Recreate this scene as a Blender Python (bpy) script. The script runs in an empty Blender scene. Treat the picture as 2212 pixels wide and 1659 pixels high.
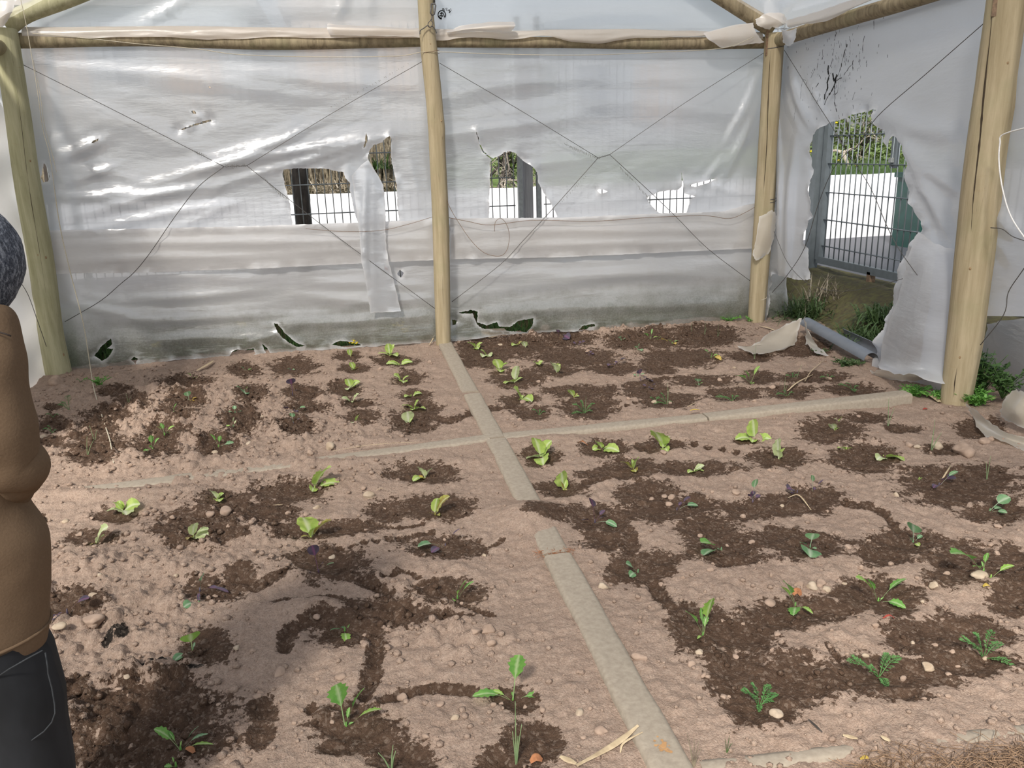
import bpy, bmesh, math, random
import numpy as np
from mathutils import Vector, Matrix, geometry, noise as mnoise
random.seed(7); RS = np.random.RandomState(11)
C = bpy.context.scene.collection
sc = bpy.context.scene

# ------------------------------------------------------------------ camera
FPX, PITCH, ROLL, YAW = 1734.0, 0.2836, 0.0293, -0.1886
CX, CY, CAMH = 1106.0, 829.5, 1.6
def _rx(a): c,s=math.cos(a),math.sin(a); return np.array([[1,0,0],[0,c,-s],[0,s,c]])
def _rz(a): c,s=math.cos(a),math.sin(a); return np.array([[c,-s,0],[s,c,0],[0,0,1]])
def _ry(a): c,s=math.cos(a),math.sin(a); return np.array([[c,0,s],[0,1,0],[-s,0,c]])
CM = _rz(YAW) @ _rx(-PITCH) @ _ry(ROLL)
CAMP = np.array([0,0,CAMH])
cam = bpy.data.cameras.new('camera'); camo = bpy.data.objects.new('camera', cam); C.objects.link(camo)
cam.sensor_width = 36; cam.lens = FPX/2212*36; cam.clip_start = 0.05; cam.clip_end = 300
m = Matrix.Identity(4)
for i in range(3):
    m[i][0] = CM[i,0]; m[i][1] = CM[i,2]; m[i][2] = -CM[i,1]; m[i][3] = CAMP[i]
camo.matrix_world = m
sc.camera = camo

# ------------------------------------------------------------------ world, sun, exposure
SUN_EL, SUN_AZ = math.radians(43), math.radians(242)      # azimuth measured from +X, the side the light comes from
w = bpy.data.worlds.new('world'); sc.world = w; w.use_nodes = True
nt = w.node_tree; nt.nodes.clear()
wo = nt.nodes.new('ShaderNodeOutputWorld'); bg = nt.nodes.new('ShaderNodeBackground')
sky = nt.nodes.new('ShaderNodeTexSky'); sky.sky_type = 'NISHITA'; sky.sun_disc = False
sky.sun_elevation = SUN_EL; sky.sun_rotation = math.pi/2 - SUN_AZ; sky.dust_density = 2.5; sky.air_density = 1.0; sky.ozone_density = 1.0
hs = nt.nodes.new('ShaderNodeHueSaturation'); hs.inputs['Saturation'].default_value = 0.42
nt.links.new(sky.outputs[0], hs.inputs['Color']); nt.links.new(hs.outputs[0], bg.inputs[0])
bg.inputs[1].default_value = 0.16; nt.links.new(bg.outputs[0], wo.inputs[0])
sl = bpy.data.lights.new('sun', 'SUN'); sl.energy = 4.3; sl.angle = math.radians(6.0); sl.color = (1.0, 0.94, 0.86)
so = bpy.data.objects.new('sun', sl); C.objects.link(so)
sd = Vector((math.cos(SUN_AZ)*math.cos(SUN_EL), math.sin(SUN_AZ)*math.cos(SUN_EL), math.sin(SUN_EL)))
so.rotation_euler = sd.to_track_quat('Z', 'Y').to_euler(); so.location = (-3, -3, 6)
vs = sc.view_settings; vs.view_transform = 'Standard'; vs.look = 'None'; vs.gamma = 1; vs.use_curve_mapping = False
vs.exposure = -0.04

# ------------------------------------------------------------------ key planes of the place
YB, XL, XM, XR, YP, ZT = 6.767, -2.337, 0.698, 3.628, 4.193, 2.4245
YT = 4.246                                   # cross kerb
def ray(px, py):
    d = np.array([(px-CX)/FPX, 1.0, -(py-CY)/FPX]); return CM @ d
def at_y(px, py, Y): d = ray(px,py); return CAMP + d*(Y/d[1])
def at_x(px, py, X): d = ray(px,py); return CAMP + d*(X/d[0])
def at_z(px, py, Z=0.0): d = ray(px,py); return CAMP + d*((Z-CAMH)/d[2])
def bk(px, py, off=0.0): return at_y(px, py, YB+off)
def rt(px, py, off=0.0): return at_x(px, py, XR+off)
def lf(px, py, off=0.0): return at_x(px, py, XL+off)
def proj(P):
    q = (np.asarray(P)-CAMP) @ CM
    return CX+FPX*q[...,0]/q[...,1], CY-FPX*q[...,2]/q[...,1]

# ------------------------------------------------------------------ helpers: noise
def hash2(ix, iy, s=0):
    h = (ix.astype(np.int64)*374761393 + iy.astype(np.int64)*668265263 + s*974711) & 0x7fffffff
    h = ((h ^ (h>>13))*1274126177) & 0x7fffffff
    h = (h ^ (h>>16)) & 0x7fffffff
    h = (h*1103515245+12345) & 0x7fffffff
    return ((h>>7) % 65536)/65535.0
def vnoise(x, y, s=0):
    x=np.asarray(x,float); y=np.asarray(y,float)
    ix=np.floor(x); iy=np.floor(y); fx=x-ix; fy=y-iy; fx=fx*fx*(3-2*fx); fy=fy*fy*(3-2*fy)
    ix=ix.astype(np.int64); iy=iy.astype(np.int64)
    a=hash2(ix,iy,s); b=hash2(ix+1,iy,s); c=hash2(ix,iy+1,s); d=hash2(ix+1,iy+1,s)
    return (a*(1-fx)+b*fx)*(1-fy)+(c*(1-fx)+d*fx)*fy
def fbm(x, y, s=0, o=4, g=0.5):
    t=0; a=1; n=0
    for k in range(o): t=t+a*(vnoise(x*2**k,y*2**k,s+k*17)-0.5); n+=a; a*=g
    return t/n*2
def bumps(x, y, cell, s=0, dens=1.0, power=1.0):
    """domes scattered one per jittered cell (clods, pebbles pressed into soil)"""
    x=np.asarray(x,float)/cell; y=np.asarray(y,float)/cell
    ix=np.floor(x).astype(np.int64); iy=np.floor(y).astype(np.int64); out=np.zeros_like(x)
    for dx in (-1,0,1):
        for dy in (-1,0,1):
            jx=ix+dx; jy=iy+dy
            cx=jx+0.15+0.7*hash2(jx,jy,s); cy=jy+0.15+0.7*hash2(jx,jy,s+5); r=0.2+0.42*hash2(jx,jy,s+9)**1.6
            on=hash2(jx,jy,s+13)<dens
            q=1-((x-cx)**2+(y-cy)**2)/(r*r)
            out=np.maximum(out,np.where(on&(q>0),np.sqrt(np.maximum(q,0))*r,0))
    return out*cell
# ------------------------------------------------------------------ helpers: meshes and objects
class MB:
    def __init__(s): s.v=[]; s.f=[]
    def add(s, vs, fs):
        o=len(s.v); s.v.extend([tuple(map(float,p)) for p in vs]); s.f.extend([tuple(i+o for i in f) for f in fs])
    def tube(s, pts, r, n=6, cap=True):
        P=[np.array(p,float) for p in pts]; k=len(P)
        R_=[r]*k if np.isscalar(r) else list(r)
        vs=[]; up=None
        for i in range(k):
            t=P[min(i+1,k-1)]-P[max(i-1,0)]; t=t/(np.linalg.norm(t)+1e-12)
            if up is None:
                a=np.array([0,0,1.0]) if abs(t[2])<0.9 else np.array([1.0,0,0])
            else: a=up
            u=a-t*a.dot(t); u/=np.linalg.norm(u)+1e-12; up=u; w_=np.cross(t,u)
            for j in range(n):
                th=2*math.pi*j/n; vs.append(P[i]+R_[i]*(math.cos(th)*u+math.sin(th)*w_))
        fs=[(i*n+j,i*n+(j+1)%n,(i+1)*n+(j+1)%n,(i+1)*n+j) for i in range(k-1) for j in range(n)]
        if cap: fs+= [tuple(range(n))[::-1], tuple((k-1)*n+j for j in range(n))]
        s.add(vs,fs)
    def box(s, c, h, R=None):
        R=np.eye(3) if R is None else R; c=np.array(c,float)
        vs=[c+R@np.array([a*h[0],b*h[1],d*h[2]]) for a in(-1,1) for b in(-1,1) for d in(-1,1)]
        s.add(vs,[(0,1,3,2),(4,6,7,5),(0,4,5,1),(2,3,7,6),(0,2,6,4),(1,5,7,3)])
    def grid(s, P):
        P=np.asarray(P); a,b=P.shape[:2]
        s.add(P.reshape(-1,3),[(i*b+j,i*b+j+1,(i+1)*b+j+1,(i+1)*b+j) for i in range(a-1) for j in range(b-1)])
    def blob(s, c, r, seed=0, n=1, rough=0.18, cuts=0):
        V,F=ico(n); rr=np.random.RandomState(seed); k=rr.rand(3)*9; V=V.copy()
        for _ in range(cuts):
            d=rr.normal(0,1,3); d/=np.linalg.norm(d); h=rr.uniform(.55,.85); q=V@d; V=V-np.maximum(0,q-h)[:,None]*d*.9
        q=V*(1+rough*np.sin(V*3.1+k).sum(1,keepdims=True)*0.5+rough*0.5*(rr.rand(len(V),1)-.5)); s.add(np.array(c)+q*np.array(r),F)
_ico={}
def ico(n):
    if n not in _ico:
        bm=bmesh.new(); bmesh.ops.create_icosphere(bm,subdivisions=n,radius=1)
        _ico[n]=(np.array([v.co[:] for v in bm.verts]),[tuple(v.index for v in f.verts) for f in bm.faces]); bm.free()
    return _ico[n]
def mesh_obj(name, v, f, mat=None, parent=None, smooth=True, origin=None):
    me=bpy.data.meshes.new(name)
    v=np.asarray(v,float)
    if origin is not None: v=v-np.array(origin)
    me.from_pydata([tuple(p) for p in v.tolist()],[],f); me.update()
    if smooth: me.polygons.foreach_set('use_smooth',[True]*len(me.polygons))
    if mat: me.materials.append(mat)
    o=bpy.data.objects.new(name,me); C.objects.link(o)
    if parent is not None: o.parent=parent
    if origin is not None and parent is None: o.location=tuple(float(q) for q in origin)
    return o
def build(mb, name, mat=None, parent=None, smooth=True, origin=None): return mesh_obj(name,mb.v,mb.f,mat,parent,smooth,origin)
def thing(name, label, cat, loc=(0,0,0), group=None):
    o=bpy.data.objects.new(name,None); C.objects.link(o); o.location=tuple(float(q) for q in loc); o.empty_display_size=0.05
    return tag(o,label,cat,group)
def tag(o, label, cat, group=None, kind=None):
    o['label']=label; o['category']=cat
    if group: o['group']=group
    if kind: o['kind']=kind
    return o
def attr(o, name, vals):
    a=o.data.attributes.new(name,'FLOAT','POINT'); a.data.foreach_set('value',np.asarray(vals,dtype=np.float32))
def spl(pts, n=8):
    """Catmull-Rom through points"""
    P=[np.array(p,float) for p in pts]
    if len(P)==2: return [P[0]+(P[1]-P[0])*t for t in np.linspace(0,1,n+1)]
    Q=[2*P[0]-P[1]]+P+[2*P[-1]-P[-2]]; out=[]
    for i in range(1,len(Q)-2):
        for k in range(n):
            t=k/n; out.append(0.5*((2*Q[i])+(-Q[i-1]+Q[i+1])*t+(2*Q[i-1]-5*Q[i]+4*Q[i+1]-Q[i+2])*t*t+(-Q[i-1]+3*Q[i]-3*Q[i+1]+Q[i+2])*t**3))
    out.append(P[-1]); return out

# ------------------------------------------------------------------ materials
def newmat(name):
    m=bpy.data.materials.new(name); m.use_nodes=True; nt=m.node_tree; nt.nodes.clear()
    out=nt.nodes.new('ShaderNodeOutputMaterial'); return m,nt,out
def N(nt,t,**k):
    n=nt.nodes.new(t)
    for a,b in k.items():
        if a in ('label',): continue
        setattr(n,a,b)
    return n
def ramp(nt, src, stops):
    r=N(nt,'ShaderNodeValToRGB'); el=r.color_ramp.elements
    while len(el)<len(stops): el.new(0.5)
    for e,(p,c) in zip(el,stops): e.position=p; e.color=(*c,1) if len(c)==3 else c
    nt.links.new(src,r.inputs[0]); return r.outputs[0]
def noise_n(nt, scale, detail=4, rough=0.55, dist=0.0, coord=None, sc3=None):
    tc=N(nt,'ShaderNodeTexCoord'); src=coord or tc.outputs['Object']
    if sc3:
        mp=N(nt,'ShaderNodeMapping'); mp.inputs['Scale'].default_value=sc3; nt.links.new(src,mp.inputs[0]); src=mp.outputs[0]
    n=N(nt,'ShaderNodeTexNoise'); n.inputs['Scale'].default_value=scale; n.inputs['Detail'].default_value=detail
    n.inputs['Roughness'].default_value=rough; n.inputs['Distortion'].default_value=dist
    nt.links.new(src,n.inputs['Vector']); return n.outputs[0]
def geo_pos(nt): return N(nt,'ShaderNodeNewGeometry').outputs['Position']
def mathn(nt, op, a, b=None, clamp=False):
    n=N(nt,'ShaderNodeMath',operation=op); n.use_clamp=clamp
    for i,x in enumerate((a,b)):
        if x is None: continue
        if isinstance(x,(int,float)): n.inputs[i].default_value=x
        else: nt.links.new(x,n.inputs[i])
    return n.outputs[0]
def mixc(nt, f, a, b, mode='MIX'):
    n=N(nt,'ShaderNodeMix',data_type='RGBA',blend_type=mode)
    for i,x in ((0,f),(6,a),(7,b)):
        if isinstance(x,(int,float)): n.inputs[i].default_value=x
        elif isinstance(x,tuple): n.inputs[i].default_value=(*x,1)
        else: nt.links.new(x,n.inputs[i])
    return n.outputs[2]
def bump(nt, h, strength, dist=0.01):
    b=N(nt,'ShaderNodeBump'); b.inputs['Strength'].default_value=strength; b.inputs['Distance'].default_value=dist
    nt.links.new(h,b.inputs['Height']); return b.outputs[0]
def simple(name, col, rough=0.6, var=0.15, scale=20, bmp=0.0, metal=0.0, spec=0.5, sc3=None, col2=None):
    m,nt,out=newmat(name); p=N(nt,'ShaderNodeBsdfPrincipled'); nt.links.new(p.outputs[0],out.inputs[0])
    n=noise_n(nt,scale,5,coord=geo_pos(nt),sc3=sc3); c2=col2 or tuple(x*(1-var) for x in col); c1=col if col2 else tuple(min(1,x*(1+var)) for x in col)
    nt.links.new(ramp(nt,n,[(0.32,c2),(0.68,c1)]),p.inputs['Base Color'])
    p.inputs['Roughness'].default_value=rough; p.inputs['Metallic'].default_value=metal; p.inputs['Specular IOR Level'].default_value=spec
    if bmp: nt.links.new(bump(nt,n,bmp,0.004),p.inputs['Normal'])
    return m

def soil_mat(name='soil', bright=0.88):
    m,nt,out=newmat(name); p=N(nt,'ShaderNodeBsdfPrincipled'); nt.links.new(p.outputs[0],out.inputs[0])
    pos=geo_pos(nt)
    n1=noise_n(nt,2.2,4,coord=pos); n2=noise_n(nt,28,6,0.65,coord=pos); n3=noise_n(nt,170,4,0.7,coord=pos); n4=noise_n(nt,420,2,0.6,coord=pos)
    dry=ramp(nt,n1,[(0.3,(.34*bright,.236*bright,.173*bright)),(0.5,(.385*bright,.285*bright,.22*bright)),(0.72,(.345*bright,.243*bright,.177*bright))])
    dry=mixc(nt,0.55,dry,ramp(nt,n2,[(0.3,(.225,.158,.115)),(0.5,(.36,.262,.20)),(0.75,(.46,.36,.285))]))
    dry=mixc(nt,0.35,dry,ramp(nt,n3,[(0.3,(.14,.10,.075)),(0.45,(.33,.24,.185)),(0.72,(.54,.44,.36))]))
    wet_shade_c=ramp(nt,n2,[(0.3,(.050,.029,.018)),(0.5,(.090,.055,.036)),(0.72,(.135,.085,.057))])
    wet_shade_c=mixc(nt,0.3,wet_shade_c,ramp(nt,n3,[(0.35,(.03,.018,.012)),(0.6,(.10,.065,.045)),(0.75,(.24,.17,.13))]))
    a=N(nt,'ShaderNodeAttribute',attribute_name='wet')  # damp soil, and the shade patch painted by the plastic at far right
    e1=noise_n(nt,11,3,0.6,coord=pos); e2=noise_n(nt,48,6,0.72,coord=pos)
    s=mathn(nt,'ADD',a.outputs['Fac'],mathn(nt,'MULTIPLY',mathn(nt,'SUBTRACT',e1,0.5),2.2))
    s=mathn(nt,'ADD',s,mathn(nt,'MULTIPLY',mathn(nt,'SUBTRACT',e2,0.5),2.6))
    wf=mathn(nt,'MULTIPLY',mathn(nt,'SUBTRACT',s,-0.20),9.0,clamp=True)
    col=mixc(nt,wf,dry,wet_shade_c)
    blk=N(nt,'ShaderNodeAttribute',attribute_name='peat')
    bf=mathn(nt,'MULTIPLY',mathn(nt,'SUBTRACT',mathn(nt,'ADD',blk.outputs['Fac'],mathn(nt,'SUBTRACT',e2,0.5)),0.70),8.0,clamp=True)
    col=mixc(nt,bf,col,(.022,.018,.015))
    # a few pale mineral grains
    def vor(sc_,ft='F1'):
        v=N(nt,'ShaderNodeTexVoronoi'); v.feature=ft; v.inputs['Scale'].default_value=sc_; v.inputs['Randomness'].default_value=1.0
        wn=N(nt,'ShaderNodeTexNoise'); wn.inputs['Scale'].default_value=sc_*.35; wn.inputs['Detail'].default_value=2; nt.links.new(pos,wn.inputs['Vector'])
        ad=N(nt,'ShaderNodeVectorMath',operation='MULTIPLY_ADD'); ad.inputs[1].default_value=(2.0/sc_,)*3; nt.links.new(wn.outputs['Color'],ad.inputs[0]); nt.links.new(pos,ad.inputs[2]); nt.links.new(ad.outputs[0],v.inputs['Vector']); return v
    v1=vor(120); v2=vor(300); v3=vor(42)
    gap=mathn(nt,'ADD',mathn(nt,'MULTIPLY',v1.outputs['Distance'],.55),mathn(nt,'MULTIPLY',v2.outputs['Distance'],.45))
    col=mixc(nt,mathn(nt,'MULTIPLY',mathn(nt,'SUBTRACT',gap,.44),2.0,clamp=True),col,mixc(nt,.34,col,(.02,.012,.008)))
    s1=N(nt,'ShaderNodeSeparateColor'); nt.links.new(v1.outputs['Color'],s1.inputs[0])
    col=mixc(nt,mathn(nt,'MULTIPLY',mathn(nt,'SUBTRACT',s1.outputs[0],.72),1.6,clamp=True),col,mixc(nt,.35,col,(.62,.50,.40)))
    g=mathn(nt,'GREATER_THAN',n4,0.715); col=mixc(nt,mathn(nt,'MULTIPLY',g,0.55),col,(.72,.64,.55))
    nt.links.new(col,p.inputs['Base Color'])
    nt.links.new(ramp(nt,wf,[(0,(.97,.97,.97)),(1,(.85,.85,.85))]),p.inputs['Roughness'])
    p.inputs['Specular IOR Level'].default_value=0.12
    hh=mathn(nt,'SUBTRACT',mathn(nt,'ADD',mathn(nt,'MULTIPLY',n3,0.35),mathn(nt,'MULTIPLY',n2,0.7)),mathn(nt,'ADD',mathn(nt,'MULTIPLY',gap,.75),mathn(nt,'MULTIPLY',v3.outputs['Distance'],.35)))
    nt.links.new(bump(nt,hh,0.6,0.0085),p.inputs['Normal'])
    return m

def film_mat(name, clear=0.22, col=(.80,.80,.83), dirt=(.55,.45,.36), dirt_amt=0.25, algae=0.0, z_dirt=None, rough=0.22, gloss=0.10, blur=0.72):
    m,nt,out=newmat(name); pos=geo_pos(nt)
    n1=noise_n(nt,1.1,4,coord=pos,sc3=(0.5,0.5,2.2)); n2=noise_n(nt,9,6,0.7,coord=pos); n3=noise_n(nt,70,4,0.75,coord=pos)
    c=mixc(nt,mathn(nt,'MULTIPLY',mathn(nt,'SUBTRACT',n1,0.42),dirt_amt*4,clamp=True),col,tuple(a*.5+b*.5 for a,b in zip(col,dirt)))
    c=mixc(nt,mathn(nt,'MULTIPLY',mathn(nt,'SUBTRACT',n2,0.55),dirt_amt*2.2,clamp=True),c,dirt)
    sp=mathn(nt,'MULTIPLY',mathn(nt,'SUBTRACT',n3,0.68),3.0,clamp=True)
    c=mixc(nt,mathn(nt,'MULTIPLY',sp,0.5),c,(.25,.21,.17))
    tr=mathn(nt,'ADD',clear,mathn(nt,'MULTIPLY',mathn(nt,'SUBTRACT',n1,0.5),0.15))
    if z_dirt is not None:
        sep=N(nt,'ShaderNodeSeparateXYZ'); nt.links.new(pos,sep.inputs[0])
        zf=mathn(nt,'SUBTRACT',1.0,mathn(nt,'DIVIDE',mathn(nt,'ADD',sep.outputs[2],mathn(nt,'MULTIPLY',mathn(nt,'SUBTRACT',n2,0.5),0.35)),z_dirt),clamp=True)
        spk=mathn(nt,'MULTIPLY',mathn(nt,'SUBTRACT',mathn(nt,'ADD',n3,mathn(nt,'MULTIPLY',zf,0.22)),0.52),5.0,clamp=True)
        c=mixc(nt,mathn(nt,'MULTIPLY',zf,0.85),c,(.50,.50,.42))
        c=mixc(nt,mathn(nt,'MULTIPLY',mathn(nt,'MULTIPLY',spk,zf),0.6),c,(.17,.16,.11))
        tr=mathn(nt,'ADD',tr,mathn(nt,'MULTIPLY',zf,algae))
    e=N(nt,'ShaderNodeAttribute',attribute_name='edge')
    c=mixc(nt,mathn(nt,'MULTIPLY',e.outputs['Fac'],0.75,clamp=True),c,(.93,.93,.94))
    tr=mathn(nt,'MULTIPLY',tr,mathn(nt,'SUBTRACT',1.0,e.outputs['Fac'],clamp=True),clamp=True)
    d=N(nt,'ShaderNodeBsdfDiffuse'); t=N(nt,'ShaderNodeBsdfTranslucent'); nt.links.new(c,d.inputs[0]); nt.links.new(c,t.inputs[0])
    mx=N(nt,'ShaderNodeMixShader'); mx.inputs[0].default_value=0.5; nt.links.new(d.outputs[0],mx.inputs[1]); nt.links.new(t.outputs[0],mx.inputs[2])
    tp0=N(nt,'ShaderNodeBsdfTransparent'); rf=N(nt,'ShaderNodeBsdfRefraction'); rf.inputs['IOR'].default_value=1.12; rf.inputs['Roughness'].default_value=0.55; rf.inputs['Color'].default_value=(.95,.97,1,1)
    tp=N(nt,'ShaderNodeMixShader'); tp.inputs[0].default_value=blur; nt.links.new(tp0.outputs[0],tp.inputs[1]); nt.links.new(rf.outputs[0],tp.inputs[2]); mx2=N(nt,'ShaderNodeMixShader'); nt.links.new(tr,mx2.inputs[0]); nt.links.new(mx.outputs[0],mx2.inputs[1]); nt.links.new(tp.outputs[0],mx2.inputs[2])
    gl=N(nt,'ShaderNodeBsdfGlossy'); gl.inputs['Roughness'].default_value=rough
    lw=N(nt,'ShaderNodeLayerWeight'); lw.inputs[0].default_value=0.25
    gf=mathn(nt,'ADD',gloss,mathn(nt,'MULTIPLY',lw.outputs['Fresnel'],0.35),clamp=True)
    mx3=N(nt,'ShaderNodeMixShader'); nt.links.new(gf,mx3.inputs[0]); nt.links.new(mx2.outputs[0],mx3.inputs[1]); nt.links.new(gl.outputs[0],mx3.inputs[2])
    b=bump(nt,noise_n(nt,6,4,0.6,coord=pos,sc3=(0.45,0.45,1.8)),0.14,0.05); nt.links.new(b,gl.inputs['Normal']); nt.links.new(b,d.inputs['Normal'])
    nt.links.new(mx3.outputs[0],out.inputs[0]); return m

def wood_mat(name, a, b, crack=(.12,.09,.05)):
    m,nt,out=newmat(name); p=N(nt,'ShaderNodeBsdfPrincipled'); nt.links.new(p.outputs[0],out.inputs[0])
    tc=N(nt,'ShaderNodeTexCoord').outputs['Object']
    n=noise_n(nt,9,5,0.6,0.4,coord=tc,sc3=(3,3,0.22)); n2=noise_n(nt,3.0,4,coord=tc); n3=noise_n(nt,40,4,0.7,coord=tc,sc3=(2.5,2.5,0.06)); n5=noise_n(nt,30,3,0.6,coord=tc,sc3=(.25,.25,3))
    c=ramp(nt,n,[(0.3,b),(0.6,a),(0.8,tuple(min(1,x*1.15) for x in a))])
    c=mixc(nt,mathn(nt,'MULTIPLY',mathn(nt,'SUBTRACT',n2,0.5),2.2,clamp=True),c,(.30,.29,.16))
    c=mixc(nt,mathn(nt,'MULTIPLY',mathn(nt,'SUBTRACT',n3,0.63),6,clamp=True),c,crack)
    c=mixc(nt,mathn(nt,'MULTIPLY',mathn(nt,'SUBTRACT',n5,0.66),5,clamp=True),c,(.35,.27,.14))
    nt.links.new(c,p.inputs['Base Color']); p.inputs['Roughness'].default_value=0.75; p.inputs['Specular IOR Level'].default_value=0.25
    nt.links.new(bump(nt,mathn(nt,'ADD',n,n3),0.4,0.006),p.inputs['Normal']); return m

def leaf_mat(name, a, b, vein=None, transl=0.35, rough=0.45):
    m,nt,out=newmat(name); p=N(nt,'ShaderNodeBsdfPrincipled'); t=N(nt,'ShaderNodeBsdfTranslucent'); mx=N(nt,'ShaderNodeMixShader'); mx.inputs[0].default_value=transl
    n=noise_n(nt,35,4,coord=geo_pos(nt)); c=ramp(nt,n,[(0.35,b),(0.62,a)])
    v=N(nt,'ShaderNodeAttribute',attribute_name='mid')
    c=mixc(nt,v.outputs['Fac'],c,vein or tuple(min(1,x*.6+.3) for x in a))
    nt.links.new(c,p.inputs['Base Color']); nt.links.new(c,t.inputs[0]); p.inputs['Roughness'].default_value=rough
    nt.links.new(bump(nt,n,0.3,0.003),p.inputs['Normal'])
    nt.links.new(p.outputs[0],mx.inputs[1]); nt.links.new(t.outputs[0],mx.inputs[2]); nt.links.new(mx.outputs[0],out.inputs[0]); return m

M={}
M['soil']=soil_mat()
M['kerb']=simple('weathered_kerb',(.37,.32,.25),0.9,0.10,60,0.35,col2=(.29,.245,.19))
M['post']=wood_mat('post_wood',(.45,.375,.245),(.32,.26,.155))
M['postgreen']=wood_mat('green_tinted_post_wood',(.46,.44,.28),(.31,.30,.17))
M['postgrey']=wood_mat('weathered_beam_wood',(.34,.28,.18),(.17,.135,.085))
M['film']=film_mat('clear_film',0.22,col=(.73,.77,.82),dirt_amt=.16,rough=.24,gloss=0.20,z_dirt=0.15,algae=0.0)
M['filmgable']=film_mat('gable_film',0.34,col=(.72,.77,.82),dirt_amt=0.08,gloss=0.08)
M['skirt']=film_mat('skirt_film',0.15,col=(.75,.76,.77),dirt=(.58,.49,.41),dirt_amt=0.28,algae=0.42,blur=.35,z_dirt=0.42,gloss=0.12)
M['band']=film_mat('folded_film',0.07,col=(.78,.77,.76),dirt=(.60,.50,.41),dirt_amt=0.30,gloss=0.10)
M['filmside']=film_mat('side_film',0.10,col=(.72,.745,.79),dirt_amt=0.10,gloss=0.05,rough=0.4)
M['filmdirty']=film_mat('dirty_film',0.03,col=(.74,.68,.57),dirt=(.42,.33,.22),dirt_amt=0.35,gloss=0.05,rough=0.45)
M['filmroll']=film_mat('rolled_film',0.04,col=(.86,.80,.72),dirt=(.62,.42,.25),dirt_amt=0.4,gloss=0.08,rough=0.35)
M['wire']=simple('dark_wire',(.10,.095,.09),0.5,0.2,80,metal=0.4)
M['rust']=simple('rusty_wire',(.20,.13,.08),0.7,0.3,60)
M['string']=simple('jute_string',(.52,.47,.36),0.9,0.2,200)
M['cord']=simple('white_cord',(.82,.81,.78),0.8,0.1,200)
M['steel']=simple('fence_steel',(.28,.30,.30),0.45,0.15,30,metal=0.35)
M['galv']=simple('galvanised_gate_steel',(.15,.175,.19),0.45,0.12,12,metal=0.35)
M['whitewash']=simple('whitewashed_wall',(.86,.87,.90),0.9,0.0,6,0.2,col2=(.66,.67,.71))
M['asphalt']=simple('asphalt',(.075,.08,.095),0.5,0.25,120,0.4)
M['moss']=simple('mossy_bank',(.13,.125,.045),0.95,0.3,25,0.9,col2=(.07,.055,.035))
M['bark']=simple('dark_bark',(.06,.05,.042),0.9,0.5,30,0.8,sc3=(1,1,.3))
M['twig']=simple('pale_twig',(.42,.37,.31),0.9,0.35,30)
M['greyplank']=simple('grey_plank',(.36,.36,.37),0.85,0.2,25,0.3,sc3=(3,3,.15))
M['pvc']=simple('grey_plastic_pipe',(.17,.19,.22),0.45,0.08,15,0.1)
M['rock']=simple('dusty_stone',(.42,.31,.235),0.95,0.12,30,0.6,col2=(.30,.215,.16))
M['rockpale']=simple('pale_stone',(.50,.41,.31),0.9,0.1,25,0.5,col2=(.38,.29,.20))
M['straw']=simple('dry_straw',(.62,.50,.32),0.85,0.2,40,col2=(.42,.32,.2))
M['red']=simple('red_scrap',(.34,.06,.04),0.6,0.1,30)
M['black']=simple('black_mark',(.015,.015,.015),0.7,0.1,30)
M['smear']=simple('dark_smear',(.16,.16,.14),0.9,0.1,30)
L={}
L['lettuce']=leaf_mat('lettuce_leaf',(.52,.66,.18),(.36,.53,.11),(.80,.86,.58))
L['pale']=leaf_mat('pale_lettuce_leaf',(.62,.70,.38),(.50,.60,.27),(.86,.88,.70))
L['redlet']=leaf_mat('bronze_lettuce_leaf',(.44,.46,.10),(.28,.17,.06),(.7,.75,.4))
L['green']=leaf_mat('green_leaf',(.22,.47,.10),(.13,.34,.07),(.55,.68,.38))
L['lime']=leaf_mat('lime_leaf',(.36,.58,.12),(.25,.47,.08),(.7,.8,.45))
L['kale']=leaf_mat('kale_leaf',(.23,.42,.20),(.14,.30,.14),(.6,.7,.52),rough=.5)
L['purple']=leaf_mat('purple_cabbage_leaf',(.10,.08,.115),(.06,.045,.07),(.22,.08,.17),transl=.15)
L['carrot']=leaf_mat('feathery_leaf',(.17,.38,.12),(.10,.26,.08),(.25,.45,.15))
L['onion']=leaf_mat('onion_leaf',(.34,.46,.24),(.24,.36,.17),(.34,.46,.24))
L['grass']=leaf_mat('grass_blade',(.12,.19,.07),(.055,.10,.035),(.13,.20,.08),transl=.25)
L['drygrass']=leaf_mat('dry_grass_blade',(.36,.31,.22),(.17,.14,.10),(.34,.29,.2),transl=.2)
L['nettle']=leaf_mat('weed_leaf',(.11,.21,.06),(.045,.10,.03),(.17,.27,.1),transl=.25)
L['yellow']=leaf_mat('yellow_leaf',(.80,.62,.14),(.62,.42,.08),(.85,.7,.3))
L['flower']=leaf_mat('yellow_petal',(.85,.75,.03),(.75,.6,.02),(.85,.75,.03))
L['shrub']=leaf_mat('shrub_leaf',(.16,.22,.06),(.06,.09,.03),(.2,.25,.08),transl=.2)

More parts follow.
